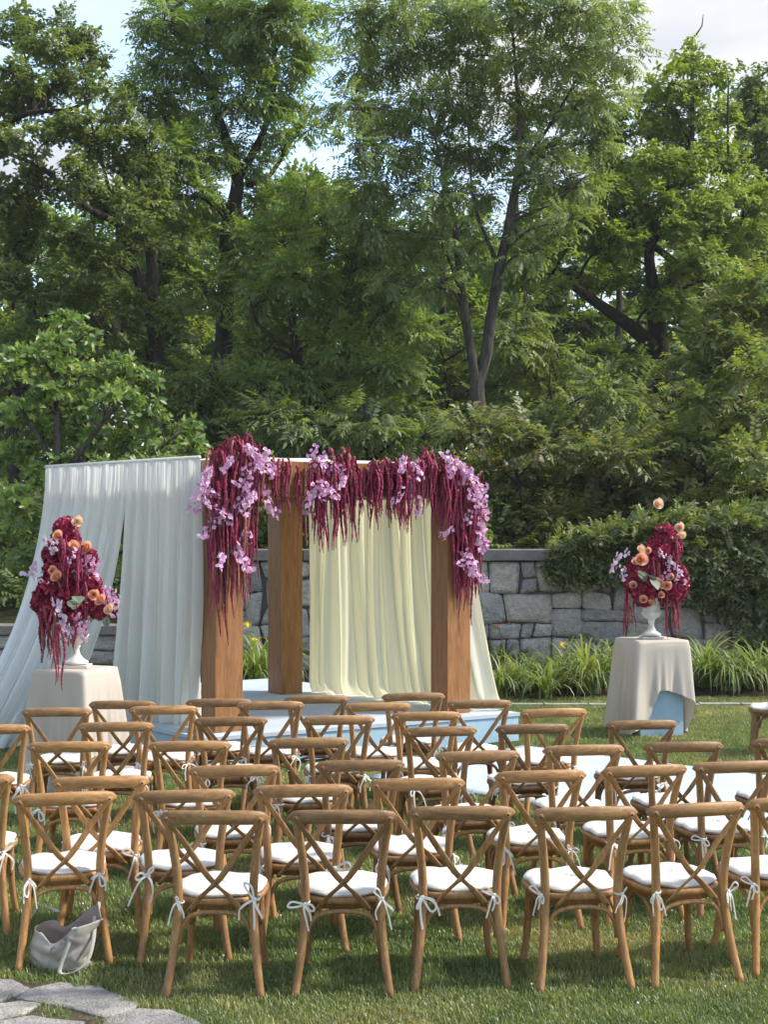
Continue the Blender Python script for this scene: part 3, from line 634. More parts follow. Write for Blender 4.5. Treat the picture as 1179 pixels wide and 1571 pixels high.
# trees further back: two built, the others copied
fg = 'trees deep in the wood'
far_a = tree('forest_tree', 'hazy green tree top showing in the sky gap left of centre', 'tree', 40,
             [[(470, 800, 0, .22), (470, 600, 0, .20), (475, 450, 0, .13), (470, 330, 0, .05)], [(472, 560, 0, .1), (420, 430, 0, .06)], [(472, 520, 0, .1), (530, 420, 0, .05)]],
             [(470, 290, 34), (430, 320, 38), (515, 310, 36), (400, 370, 42), (460, 360, 44), (530, 365, 42), (400, 430, 44), (470, 430, 46), (550, 430, 44), (390, 500, 44), (460, 510, 46), (540, 500, 44), (420, 570, 40), (500, 580, 42), (570, 560, 38)],
             'cluster', M['leaf_bright'], M['bark_dark'], 131, dens=230, scale=1.3, group=fg)
far_b = tree('forest_tree', 'dim green tree filling the gap right of the twin trunks', 'tree', 41,
             [[(850, 800, 0, .2), (852, 600, 0, .18), (848, 450, 0, .1), (850, 350, 0, .05)], [(850, 560, 0, .08), (800, 460, 0, .05)], [(850, 540, 0, .08), (900, 450, 0, .05)]],
             [(850, 330, 36), (810, 370, 40), (890, 370, 40), (780, 430, 42), (850, 420, 44), (920, 430, 42), (800, 490, 42), (870, 490, 44), (930, 500, 40), (780, 550, 38), (850, 560, 42), (910, 570, 40)],
             'cluster', M['leaf_walnut'], M['bark_dark'], 137, dens=230, scale=1.3, group=fg)
for i, (px, d, src, s, rz, lab) in enumerate([
        (120, 42, far_b, 1.0, 1.2, 'deep wood tree behind the left crooked limbs'), (250, 44, far_a, .98, 2.4, 'deep wood tree behind the feathery forked trunk'),
        (20, 45, far_a, 1.02, .7, 'deep wood tree at the far left edge'), (340, 47, far_b, 1.08, 3.3, 'deep wood tree between forked trunk and curtain'),
        (620, 43, far_b, .98, 4.1, 'deep wood tree left of the twin grey trunks'), (700, 46, far_a, 1.0, 5.0, 'deep wood tree straight behind the twin grey trunks'),
        (980, 44, far_b, 1.02, 2.0, 'deep wood tree behind the slanting limbs'), (1080, 46, far_a, 1.0, 3.9, 'deep wood tree behind the yellow-green crown'),
        (1170, 43, far_b, 1.0, .4, 'deep wood tree at the far right edge'), (560, 50, far_a, .95, 1.6, 'deep wood tree behind the rounded mid green tree')]):
    p = W(px, 800, d); copy_tree(src, (p.x, p.y, hill(p.x, p.y) - .1), rz, s, lab)
# bare stems in the dim wood
sg_ = 'thin trunks in the dim wood'
for i, (px, d, rr, lean, lab) in enumerate([(655, 33, .11, .2, 'thin dark trunk left of the twin grey trunks'), (848, 36, .13, -.3, 'slim dark trunk under the lowest slanting limb'), (572, 36, .10, .1, 'slim trunk in shade above the mid garland'),
                                       (1085, 33, .15, .15, 'stout dark trunk right of the slanting limbed tree'), (955, 38, .12, -.1, 'thin dark trunk behind the slanting limbs'), (150, 36, .12, .2, 'dark trunk deep behind the broad-leaved tree'), (410, 36, .11, -.2, 'thin dark trunk behind the left flower corner')]):
    p = W(px, 800, d); z0 = hill(p.x, p.y) - .1; b = MB()
    S = [Vector((lean * t * 3 + .15 * math.sin(t * 5 + i), 0, t * 8.5)) for t in [k / 8 for k in range(9)]]
    b.tube(S, [rr * (1 - .45 * k / 8) for k in range(9)], 8)
    for k in range(5):
        q = S[4 + k % 4]; a = rnd.uniform(0, 6.28); b.tube([q, q + Vector((math.cos(a) * .6, math.sin(a) * .6, .4)), q + Vector((math.cos(a) * 1.3, math.sin(a) * 1.3, .9))], [.03, .02, .01], 4)
    o = b.build('tree_trunk', M['bark_dark'], loc=(p.x, p.y, z0)); tag(o, lab, 'tree', sg_)
# the wood beyond reads as one mass
n = 9000; g = np.random.default_rng(77)
pos = np.stack([g.uniform(-26, 26, n), g.uniform(52, 62, n), np.zeros(n)], 1); pos[:, 2] = 2 + g.random(n) ** .9 * (9.0 + 1.5 * np.sin(pos[:, 0] * .5) + 1.0 * np.sin(pos[:, 0] * 1.3 + 1))
o = obj('distant_woods', sprays_to_mesh('distant_woods', pos, g.normal(0, 1, (n, 3)), 'cluster', M['leaf_walnut'], 3.2, 78))
tag(o, 'far-off dark green wood behind all the trees', 'woods', kind='stuff')
n = 9000; pos = np.stack([g.uniform(-16, 16, n), g.uniform(21.2, 40, n), np.zeros(n)], 1)
pos[:, 2] = [hill(x_, y_) + abs(h_) for (x_, y_, _), h_ in zip(pos, g.normal(0, .3, n))]
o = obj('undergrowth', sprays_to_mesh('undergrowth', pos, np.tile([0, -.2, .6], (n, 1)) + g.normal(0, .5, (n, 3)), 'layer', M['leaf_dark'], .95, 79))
tag(o, 'low green undergrowth covering the slope under the trees', 'undergrowth', kind='stuff')
# dead twigs against the sky
for lab, P in (('bare dead twig sticking up beside the yellow-green tree top', [(1062, 60), (1070, 52), (1078, 40), (1080, 22)]), ('thin bare snag against the cloud at right', [(1118, 150), (1119, 125), (1116, 105), (1110, 93)])):
    b = MB(); q0 = W(*P[0], 31); b.tube([q0 + Vector((0, 0, -1.2)) - q0] + [W(*p, 31) - q0 for p in P], [.03, .025, .02, .015, .008], 5)
    o = b.build('bare_branch', M['bark_grey'], loc=q0); tag(o, lab, 'branch')

# ------------------------------------------------------------------ ivy over the wall
ivy = empty('ivy', (4.2, WALL_Y - .1, 0)); tag(ivy, 'thick ivy spilling over the right half of the stone wall', 'ivy')
g = np.random.default_rng(201); P_, D_ = [], []
def ivy_low(px):
    return float(np.interp(px, [835, 850, 880, 905, 935, 960, 1000, 1035, 1060, 1090, 1120, 1150, 1185, 1260], [850, 862, 892, 866, 882, 868, 882, 888, 915, 912, 945, 990, 1025, 1050]))
def ivy_top(px): return 9 * noise.noise(Vector((px * .06, 1, 2))) + 6 * noise.noise(Vector((px * .16, 1, 5))) + float(np.interp(px, [848, 880, 915, 950, 1000, 1060, 1120, 1180, 1260], [856, 848, 836, 828, 820, 810, 810, 808, 808]))
for k in range(16000):
    px = g.uniform(848, 1262); t, lo = ivy_top(px), ivy_low(px) + 16 * noise.noise(Vector((px * .11, 3, 4))) + 30 * noise.noise(Vector((px * .03, 0, 4))); py = t + (lo - t) * g.random() ** 1.15
    thick = .32 * math.sin(min(1, (py - t) / 45 + .25) * 1.57) * min(1, max(.1, (px - 845) / 130)) * min(1, max(.25, (lo - py) / 60)) + .26 * noise.noise(Vector((px * .035, py * .035, 7)))
    y = WALL_Y - .08 - max(.02, thick) * g.uniform(.55, 1.0); p = W(px, py, y)
    if p.z > 1.9: p.y += g.uniform(0, .5); 
    P_.append(p); D_.append((g.normal(0, .5), -.5, -.35 + g.normal(0, .4)))
for k in range(3600):                                     # the top of the mass runs back over the wall
    px = g.uniform(850, 1262); p = W(px, ivy_top(px) + g.uniform(-4, 8), WALL_Y); p.y += g.uniform(-.35, .55); p.z += .30 * noise.noise(Vector((px * .05, p.y * 2, 2))) + .05
    P_.append(p); D_.append((g.normal(0, .5), -.3, .5))
P_ = np.array([tuple(p) for p in P_]) - np.array(ivy.location)
obj('leaves', sprays_to_mesh('leaves', P_[::3], np.array(D_)[::3], 'layer', M['leaf_ivy'], .62, 202, .5, .3), ivy)
b = MB()
for k in range(14):
    px = 850 + k * 28; p = W(px, ivy_low(px) - 5, WALL_Y - .07) - ivy.location; q = W(px + rnd.uniform(-30, 30), ivy_top(px) + 15, WALL_Y - .1) - ivy.location
    S = catmull([tuple(q), tuple(q.lerp(p, .5) + Vector((rnd.uniform(-.1, .1), 0, 0))), tuple(p)], 4); b = MB(); b.tube(S, .008, 4); b.build('stem', M['bark_dark'], ivy)

# ------------------------------------------------------------------ daylilies in the bed
def lily_mesh(seed, nb, h, spread):
    r = random.Random(seed); V, Q, T = [], [], []
    for k in range(nb):
        a = r.uniform(0, 6.283); ln = h * r.uniform(.75, 1.35); el = R(r.uniform(52, 88)); b0 = Vector((r.gauss(0, .05), r.gauss(0, .05), 0)); p = b0.copy()
        cur = R(r.uniform(85, 150)) / 7 * spread; w0 = r.uniform(.011, .019); t = min(1, max(0, r.gauss(.42, .22))); sd_ = Vector((-math.sin(a), math.cos(a), 0)); base_ = len(V)
        for s_ in range(8):
            w = w0 * (1 - (s_ / 7) ** 2.2) + .001; V += [tuple(p - sd_ * w), tuple(p + sd_ * w)]; T += [t, t]
            p = p + Vector((math.cos(a) * math.cos(el), math.sin(a) * math.cos(el), math.sin(el))) * ln / 7; el -= cur * (.4 + s_ / 7)
        for s_ in range(7): Q.append([base_ + 2 * s_, base_ + 2 * s_ + 1, base_ + 2 * s_ + 3, base_ + 2 * s_ + 2])
    return np_mesh('leaves', np.array(V), np.array(Q), M['leaf_lily'], np.array(T), True)
LM = [lily_mesh(300 + i, 125, .90, 1.5) for i in range(4)]
def flower_mesh(name, mat, r0=.06):
    V, Q, T = [], [], []
    for k in range(6):
        a = k * math.pi / 3; d = Vector((math.cos(a), math.sin(a), 0)); s_ = Vector((-d.y, d.x, 0)); base_ = len(V)
        for j, (o_, z, w) in enumerate([(0, 0, .006), (.4, .05, .02), (.8, .07, .022), (1.1, .05, .004)]):
            V += [tuple(d * o_ * r0 + Vector((0, 0, z)) - s_ * w), tuple(d * o_ * r0 + Vector((0, 0, z)) + s_ * w)]; T += [rnd.random()] * 2
        for j in range(3): Q.append([base_ + 2 * j, base_ + 2 * j + 1, base_ + 2 * j + 3, base_ + 2 * j + 2])
    return np_mesh(name, np.array(V), np.array(Q), mat, np.array(T), True)
FY, FP = flower_mesh('flower', M['lily_yellow']), flower_mesh('flower', M['lily_pink'])
stalk_b = MB(); stalk_b.tube([(0, 0, 0), (.03, 0, .5), (.08, 0, 1)], [.006, .005, .004], 5); STALK = stalk_b.mesh('stalk', M['leaf_lily'])
spots = [(20, 1062, 1.0, 'daylily clump at the far left beside the curtain hem'), (-25, 1055, 1.0, 'daylily clump cut by the left edge of the picture'), (392, 1062, 1.05, 'daylily clump seen between the two left wooden posts'), (372, 1052, .9, 'second daylily clump behind the left front post'), (418, 1050, .9, 'daylily clump half hidden by the inner left post'),
         (765, 1072, .95, 'daylily clump touching the right curtain hem'), (800, 1065, 1.0, 'daylily clump second from the right curtain'), (838, 1074, 1.0, 'dense daylily clump midway between curtain and right table'), (775, 1045, 1.05, 'daylily clump with orange-pink bloom behind the right curtain hem'), (870, 1060, 1.1, 'daylily clump under the yellow blooms'), (905, 1066, 1.08, 'tall daylily clump left of the right draped table'),
         (935, 1058, 1.0, 'daylily clump directly beside the right draped table'), (850, 1040, 1.0, 'rear daylily clump with yellow blooms against the wall'), (925, 1042, 1.1, 'rear daylily clump against the wall near the right table'), (1085, 1060, .95, 'daylily clump just right of the right draped table'), (1120, 1064, 1.0, 'dark daylily clump under the hanging ivy'), (1160, 1062, 1.0, 'daylily clump near the right edge under the ivy'), (1195, 1058, 1.0, 'daylily clump cut by the right edge of the picture')]
for i, (px, py, s_, lab) in enumerate(spots):
    p = G(px, py); p.z = .02; s_ *= rnd.uniform(.72, 1.15); root = empty('daylily', p, i * 1.7); root.scale = (s_,) * 3; tag(root, lab, 'plant', 'daylilies along the wall')
    obj('leaves', LM[i % 4], root)
    if i in (2, 8, 9, 12):
        for k in range(2 if i != 12 else 3):
            a = rnd.uniform(0, 6.28); o = obj('stalk', STALK, root, (0, 0, 0), (0, 0, a), (1.2, 1.2, rnd.uniform(.55, .82)))
            obj('flower', FP if i in (8,) else FY, o, (.08, 0, 1), (rnd.uniform(.3, 1.3), rnd.uniform(-.7, .7), 0), (.8, .8, 1.2))

# ------------------------------------------------------------------ stage and aisle
A, C, B, Ebk = Vector((-1.51, 13.2, 0)), Vector((.68, 14.5, 0)), Vector((-1.13, 16.2, 0)), Vector((-3.32, 15.1, 0))
HS, ZB, ZT = .32, 2.50, 2.83
near = Vector((-1.62, 12.70, 0)); right = Vector((1.39, 14.46, 0)); uu = (right - near).normalized(); left = near + Vector((-.64, .77, 0)) * 4.3
farc = left + (right - near)
stage = empty('stage', near); tag(stage, 'low square stage with white carpet top and pale blue skirt under the arch', 'stage')
b = MB(); cs_ = [near, right, farc, left]; cc_ = sum(cs_, Vector()) / 4
vs = [c - near + Vector((0, 0, .285)) for c in cs_] + [c - near + Vector((0, 0, HS)) for c in cs_]
b.add(vs, [(3, 2, 1, 0), (4, 5, 6, 7), (0, 1, 5, 4), (1, 2, 6, 5), (2, 3, 7, 6), (3, 0, 4, 7)]); b.build('carpet_top', M['carpet'], stage, smooth=False)
for i in range(4):
    p, q = cs_[i].lerp(cc_, .006), cs_[(i + 1) % 4].lerp(cc_, .006); nn = 24; b = MB(); nrm = (q - p).cross(Vector((0, 0, 1))).normalized()
    b.grid(lambda u, v: p.lerp(q, u) - near + nrm * (.008 * math.sin(u * 40) * v) + Vector((0, 0, .279 * (1 - v) + .035 * v)), nn * 2, 2); b.build('skirt', M['blue'], stage)
    for t in (.06, .5, .94):
        b = MB(); w = p.lerp(q, t).lerp(cc_, .03) - near; b.tube([w, w + Vector((0, 0, .28))], .022, 8); b.build('leg', M['dark_metal'], stage)
fa, fb = Vector((1.38, 14.2, 0)), Vector((1.38, 14.2, 0)) + Vector((.756, -.654, 0)) * 7.5; wv = Vector((-.654, -.756, 0)) * 2.35
b = MB(); b.grid(lambda u, v: fa.lerp(fb, u) + wv * v + Vector((0, 0, .018 + .004 * noise.noise(Vector((u * 20, v * 6, 0))))), 60, 16)
aisle = b.build('aisle_runner', M['carpet']); tag(aisle, 'wide white carpet runner crossing the lawn to the stage', 'carpet'); so = aisle.modifiers.new('thickness', 'SOLIDIFY'); so.thickness = .008

# ------------------------------------------------------------------ wooden arch
arch = empty('wedding_canopy', near + Vector((0, 0, HS))); AO = arch.location
tag(arch, 'four-post stained plywood wedding canopy standing on the stage', 'canopy')
def slab(name, p, q, half, z0, z1, parent, ext=0.0, mat='plywood'):
    d = (q - p).normalized(); s_ = Vector((-d.y, d.x, 0)); b = MB(); c = (p + q) / 2; ln = (q - p).length / 2 + ext
    vs = [c + d * (x * ln) + s_ * (y * half) + Vector((0, 0, z)) for x in (-1, 1) for y in (-1, 1) for z in (z0, z1)]
    vs = [v - c for v in vs]
    b.add(vs, [(0, 1, 3, 2), (4, 6, 7, 5), (0, 4, 5, 1), (2, 3, 7, 6), (0, 2, 6, 4), (1, 5, 7, 3)])
    o = b.build(name, M[mat], parent, smooth=False, loc=c - parent.location); bv = o.modifiers.new('bevel', 'BEVEL'); bv.width = .004; bv.segments = 2; return o
pd = Vector((math.cos(R(33)), math.sin(R(33)), 0))
for P0 in (A, C, B, Ebk): slab('post', P0 - pd * .143, P0 + pd * .143, .148, HS + .002, ZB - .002, arch)
du = (C - A).normalized(); dv_ = (B - C).normalized()
slab('beam', A, C, .150, ZB, ZT, arch, ext=.165); slab('beam', Ebk, B, .150, ZB, ZT, arch, ext=.14)
slab('beam', A, Ebk, .147, ZB + .003, ZT - .003, arch, ext=-.19); slab('beam', C, B, .147, ZB + .003, ZT - .003, arch, ext=-.19)
b = MB()
def roof(u, v):
    p = A.lerp(C, u).lerp(Ebk.lerp(B, u), v); bump_ = math.sin(u * math.pi) * math.sin(v * math.pi)
    return p + Vector((0, 0, ZT + .012 + .075 * bump_ ** .7 + .012 * noise.noise(Vector((u * 8, v * 8, 0))))) - AO
b.grid(roof, 30, 30); o = b.build('roof_cloth', M['roof_cloth'], arch); so = o.modifiers.new('thickness', 'SOLIDIFY'); so.thickness = .006

# ------------------------------------------------------------------ curtains
def curtain(name, label, T0, T1, B0, B1, mat, seed, folds, amp=(.014, .085), ease=1.7, nu=220, nv=40, pool=0.0, group=None):
    r = random.Random(seed); fr = [(folds * r.uniform(.35, .6), r.uniform(0, 6), .8), (folds, r.uniform(0, 6), .6), (folds * 2.3, r.uniform(0, 6), .42), (folds * 4.1, r.uniform(0, 6), .24)]
    dirn = (T1 - T0).normalized(); nrm = Vector((dirn.y, -dirn.x, 0)); c = (B0 + B1) / 2; b = MB()
    def fn(u, v):
        s_ = v ** ease; top = T0.lerp(T1, u); bot = B0.lerp(B1, u); p = top.lerp(bot, s_); p.z = top.z + (bot.z - top.z) * v
        uw = u + .03 * math.sin(u * 9 + seed) + .012 * v * math.sin(u * 23 + v * 2 + seed)
        w = sum(a * math.sin(6.283 * k * uw + ph + .5 * math.sin(v * 2.5 + ph)) for k, ph, a in fr)
        am = amp[0] * (1 - v) + amp[1] * v; p = p + nrm * (am * w + .0045 * (1 - v) ** 2 * (math.sin(uw * 6.283 * folds * 7.7) + math.sin(uw * 6.283 * folds * 5.3 + 1)))
        if v > .93 and pool: p = p + nrm * ((v - .93) / .07) ** 2 * pool * (1 + .5 * math.sin(u * 37))
        return p - c
    b.grid(fn, nu, nv); o = b.build(name, M[mat], loc=c); tag(o, label, 'curtain', group)
    return o
outn = Vector((-(Ebk - A).normalized().y, (Ebk - A).normalized().x, 0)) * 1.0
ZC = ZT + .008
o_ = Vector((-.245, -.25, 0))
tA, tF = A + o_ + (A - Ebk).normalized() * .12, W(70, 721, 14.85); tF.z = 0
def up(p, z): return Vector((p.x, p.y, z))
cg = 'sheer drapes of the canopy'
mid = tA.lerp(tF, .43)
curtain('drape', 'pale blue-white sheer drape panel beside the left front post', up(tA, ZC), up(mid, ZC), up(G(308, 1160), .02), up(G(176, 1150), .02), 'sheer_blue', 5, 10, group=cg)
curtain('drape', 'pale sheer drape panel swept out to the far left', up(mid, ZC), up(tF, ZC), up(G(70, 1142), .02), up(G(-85, 1165), .02), 'sheer_blue', 6, 10, ease=1.9, group=cg)
b = MB(); b.tube([up(tA, ZC + .004) - tA, up(tF, ZC + .004) - tA], .016, 8); o = b.build('drape_rod', M['roof_cloth'], loc=tA); tag(o, 'white rod sleeve along the top of the left drapes', 'rod')
inn = Vector((.12, .13, 0))
c0, c1 = C + inn * 1.25 + (C - B).normalized() * .05, B + inn * 1.25 + (C - B).normalized() * .17
curtain('drape', 'cream sheer curtain with yellow sun glow coloured in, between the two right wooden posts', up(c0, ZB + .2), up(c1, ZB + .2), up(c0 + (C - B).normalized() * .30 + Vector((.05, .02, 0)), HS + .012), up(c1 + Vector((-.02, -.06, 0)), HS + .012), 'sheer_cream_sunlit', 9, 9, amp=(.040, .080), ease=2.2, pool=.10, group=cg)
# ------------------------------------------------------------------ flower pieces shared by the arrangements
def strand_mesh(seed, mat, bend):
    r = random.Random(seed); V, Q, T = [], [], []; n = 46; k = 6; px, py = 0, 0; a0 = r.uniform(0, 6.28)
    for i in range(n + 1):
        t = i / n; rr = (.0125 * (1 - .72 * t ** 1.6)) * r.uniform(.65, 1.3) if i < n else .001
        x = bend * (math.exp(-t * 9) - 1) * math.cos(a0) * .5 + .012 * math.sin(t * 7 + seed); y = bend * (math.exp(-t * 9) - 1) * math.sin(a0) * .5 + .010 * math.cos(t * 6 + seed)
        for j in range(k):
            w = 6.283 * (j + .5 * (i % 2)) / k; q = rr * r.uniform(.75, 1.25); V.append((x + q * math.cos(w), y + q * math.sin(w), -t)); T.append(r.random())
    for i in range(n):
        for j in range(k): Q.append([i * k + j, i * k + (j + 1) % k, (i + 1) * k + (j + 1) % k, (i + 1) * k + j])
    return np_mesh('amaranth_strand', np.array(V), np.array(Q), mat, np.array(T))
STR = [strand_mesh(400 + i, M['amaranth'], .06) for i in range(7)]; STRP = [strand_mesh(420 + i, M['amaranth_pale'], .06) for i in range(2)]
def petal_q(V, Q, T, c, d, s_, n_, ln, wd, t, cup=.25):
    b0 = len(V)
    V += [tuple(c), tuple(c + d * ln * .5 - s_ * wd / 2 + n_ * cup * wd), tuple(c + d * ln), tuple(c + d * ln * .5 + s_ * wd / 2 + n_ * cup * wd)]; T += [t * .6, t, t, t]; Q.append([b0, b0 + 1, b0 + 2, b0 + 3])
def orchid_mesh(seed, mat, ln, nb):
    r = random.Random(seed); V, Q, T = [], [], []
    for k in range(nb):
        t = (k + .5) / nb; c = Vector((r.gauss(0, .022), r.gauss(0, .022), -ln * t)); a = r.uniform(0, 6.28); n_ = Vector((math.cos(a), math.sin(a), r.uniform(-.3, .5))).normalized()
        c = c + n_ * .014; s0 = n_.orthogonal().normalized(); s1 = n_.cross(s0); tn_ = r.uniform(.25, 1); a0 = r.uniform(0, 6)
        for q in range(5):
            w = a0 + q * 1.2566; d = s0 * math.cos(w) + s1 * math.sin(w); sd_ = n_.cross(d); d = (d + n_ * .25).normalized()
            petal_q(V, Q, T, c, d, sd_, n_, r.uniform(.025, .033), .027, min(1, tn_ * r.uniform(.8, 1.1)))
        petal_q(V, Q, T, c, n_, s0, s1, .014, .011, 0)
    return np_mesh('orchid_spray', np.array(V), np.array(Q), mat, np.array(T))
ORC = [orchid_mesh(440 + i, M['orchid'], .20 + .05 * (i % 3), 15 + 3 * i) for i in range(4)]; ORCP = [orchid_mesh(460 + i, M['orchid_pale'], .20, 14) for i in range(2)]
def bloom_mesh(seed, mat, nb=170, name='cockscomb_bloom'):
    r = random.Random(seed); V, Q, T = [], [], []
    for k in range(nb):
        n_ = Vector((r.gauss(0, 1), r.gauss(0, 1), r.gauss(0, 1))).normalized(); rad = .78 + .16 * noise.noise(n_ * 2.3 + Vector((seed, 0, 0))) + r.uniform(-.08, .1)
        c = n_ * rad; s0 = n_.orthogonal().normalized(); s1 = n_.cross(s0); a0 = r.uniform(0, 6); tn_ = r.random()
        for q in range(3):
            w = a0 + q * 2.1; d = (s0 * math.cos(w) + s1 * math.sin(w) + n_ * r.uniform(.3, 1)).normalized(); sd_ = n_.cross(d).normalized()
            petal_q(V, Q, T, c - n_ * .05, d, sd_, n_, r.uniform(.30, .44), .32, tn_)
    return np_mesh(name, np.array(V), np.array(Q), mat, np.array(T))
BLO = [bloom_mesh(480 + i, M['burgundy']) for i in range(3)]
def rose_mesh(seed, mat):                                  # petals wound in one spiral, edges curling outwards
    r = random.Random(seed); V, Q, T = [], [], []; nu, nv = 96, 5; ph = r.uniform(0, 6)
    for i in range(nu + 1):
        t = i / nu; a = t * 6.283 * 3.6 + ph; rad = .07 + .74 * t ** .85; hgt = .52 - .30 * t ** 1.6 + .055 * math.sin(a * 1.45 + seed); curl = .05 + .24 * t * t
        for k in range(nv + 1):
            v = k / nv; rr = rad * (.42 + .58 * math.sin(min(1.5, v * 1.8))) + curl * max(0, v - .55) ** 2 * 4 + .03 * math.sin(a * 2.9) * v * t
            V.append((rr * math.cos(a), rr * math.sin(a), -.42 * (1 - v) + hgt * v - curl * .8 * max(0, v - .7))); T.append(min(1, max(0, .12 + .55 * t + .35 * v * v + r.uniform(-.04, .04))))
    for i in range(nu):
        for k in range(nv): q = i * (nv + 1) + k; Q.append([q, q + nv + 1, q + nv + 2, q + 1])
    return np_mesh('rose', np.array(V), np.array(Q), mat, np.array(T), True)
ROS = [rose_mesh(500 + i, M['peach']) for i in range(2)]; ROSP = [rose_mesh(510, M['peach_pale'])]
V, Q, T = [], [], []
for i in range(7):
    v = i / 6; w = .5 * math.sin(math.pi * min(1, v * .95 + .03)) ** .8
    for j, x in enumerate((-1, -.5, 0, .5, 1)): V.append((x * w, v * 1.25, .12 * abs(x) * w * 2 - .25 * v * v)); T.append(.55 + .35 * (abs(x) == .5) - .3 * (x == 0))
for i in range(6):
    for j in range(4): Q.append([i * 5 + j, i * 5 + j + 1, (i + 1) * 5 + j + 1, (i + 1) * 5 + j])
LEAF = np_mesh('leaf', np.array(V), np.array(Q), M['grey_leaf'], np.array(T), True)
def strand(root, p, ln, r, pale=False, w=1.0): obj('amaranth_strand', (STRP if pale else STR)[r.randrange(2 if pale else 7)], root, p, (0, 0, r.uniform(0, 6.28)), (w, w, ln))
def orchid(root, p, r, s_=1.0, tilt=.5, pale=False): obj('orchid_spray', (ORCP if pale else ORC)[r.randrange(2 if pale else 4)], root, p, (r.uniform(-tilt, tilt), r.uniform(-tilt, tilt), r.uniform(0, 6.28)), s_)

# ------------------------------------------------------------------ garlands on the front beam
fn_ = Vector((du.y, -du.x, 0))
def front(px, py, off=.16):                               # the point of the beam's front plane (pushed out by off) seen there
    o0 = A + fn_ * off; rx = (px - CX) / F; d = (o0.x * fn_.x + o0.y * fn_.y) / (rx * fn_.x + fn_.y)
    return W(px, py, d)
def garland(label, anchor, strands, orchids, seed, tops=()):
    r = random.Random(seed); a0 = front(*anchor); root = empty('flower_garland', a0); tag(root, label, 'flowers', 'garlands on the canopy front')
    for (x0, x1, y0, y1, n_, l0, l1, pale) in strands:     # px range, start rows, count, end rows
        n_ = int(n_ * 1.35)
        for k in range(n_):
            px = x0 + (x1 - x0) * (k + r.random()) / n_; py = r.uniform(y0, y1); off = r.uniform(.19, .36); p = front(px, py, off); e = front(px, r.uniform(l0, l1), off)
            strand(root, p - a0, max(.12, p.z - e.z), r, pale and r.random() < .35, r.uniform(.85, 1.5))
            if r.random() < .35:                            # the bent stem that carries it
                b = MB(); q = front(px + r.uniform(-8, 8), py + 14, .16); b.tube([q - a0, (q + p) / 2 - a0 + Vector((0, 0, .07)), p - a0 + Vector((0, 0, .015)), p - a0 - Vector((0, 0, .02))], [.006, .007, .009, .010], 5); b.build('stem', M['amaranth_pale'] if r.random() < .4 else M['stem'], root)
    for (px, py, n_, sp) in orchids:
        for k in range(max(1, round(n_ * .48))):
            q = front(px + r.gauss(0, sp), py + r.gauss(0, sp) - 8, r.uniform(.30, .44)); orchid(root, q - a0, r, r.uniform(.65, 1.0), .9)
    for (px, py, n_, h) in tops:                            # clumps standing up over the beam and arching down
        for k in range(n_):
            q = front(px + r.gauss(0, 9), py + r.gauss(0, 6), r.uniform(.05, .34)); strand(root, q - a0, r.uniform(.25, .55), r, r.random() < .25, r.uniform(1.0, 1.6))
    return root
garland('largest garland of burgundy strands and lilac blooms on the left front post', (350, 712),
        [(318, 394, 695, 760, 46, 830, 930, True), (322, 372, 760, 800, 12, 880, 960, True), (340, 352, 800, 860, 4, 930, 1005, False), (395, 445, 702, 716, 18, 745, 800, True), (330, 385, 680, 700, 14, 760, 860, True)],
        [(372, 700, 3, 6), (352, 708, 2, 6), (408, 705, 6, 9), (422, 712, 3, 6), (378, 738, 6, 8), (390, 735, 3, 6), (360, 745, 3, 5), (318, 745, 4, 6), (322, 722, 3, 6), (315, 780, 5, 7), (330, 795, 4, 7), (385, 765, 3, 6), (398, 770, 3, 6), (372, 775, 3, 5), (345, 800, 2, 5), (372, 830, 4, 6), (362, 845, 3, 6), (332, 855, 3, 5), (372, 858, 2, 4), (312, 760, 3, 5)],
        601, tops=[(372, 672, 22, 0), (350, 676, 10, 0), (330, 690, 8, 0), (385, 685, 10, 0)])
garland('burgundy garland with lilac blooms left of the beam centre', (505, 718),
        [(455, 480, 706, 730, 8, 770, 840, True), (478, 552, 700, 725, 34, 770, 850, False), (495, 512, 720, 730, 3, 840, 850, False)],
        [(485, 705, 4, 7), (495, 722, 3, 7), (472, 735, 4, 7), (480, 750, 5, 7), (492, 748, 3, 5), (525, 722, 4, 7), (535, 730, 3, 5), (484, 765, 2, 4)], 602, tops=[(530, 694, 16, 0), (515, 700, 8, 0)])
garland('dense burgundy garland with one lilac spray right of the beam centre', (598, 720),
        [(562, 622, 706, 730, 34, 760, 815, False), (615, 634, 705, 720, 8, 780, 830, False)], [(620, 705, 3, 5), (626, 722, 3, 5), (628, 740, 3, 4), (622, 755, 2, 4), (630, 765, 2, 3)], 603, tops=[(590, 706, 12, 0), (620, 700, 4, 0)])
garland('burgundy and lilac garland falling down the right front post', (705, 718),
        [(640, 662, 690, 712, 9, 740, 795, False), (660, 700, 704, 730, 18, 770, 830, False), (698, 738, 712, 760, 24, 850, 920, False), (702, 738, 780, 840, 18, 900, 965, False), (655, 690, 700, 712, 6, 740, 780, False)],
        [(688, 705, 3, 6), (693, 722, 2, 5), (712, 722, 2, 5), (732, 735, 7, 9), (742, 755, 7, 9), (735, 772, 4, 7), (738, 795, 3, 5), (712, 800, 3, 5), (705, 815, 3, 6), (735, 815, 4, 5), (750, 830, 3, 5), (745, 850, 3, 5), (712, 850, 2, 4), (716, 865, 3, 5), (730, 868, 4, 6)], 604, tops=[(652, 694, 9, 0), (690, 700, 4, 0)])

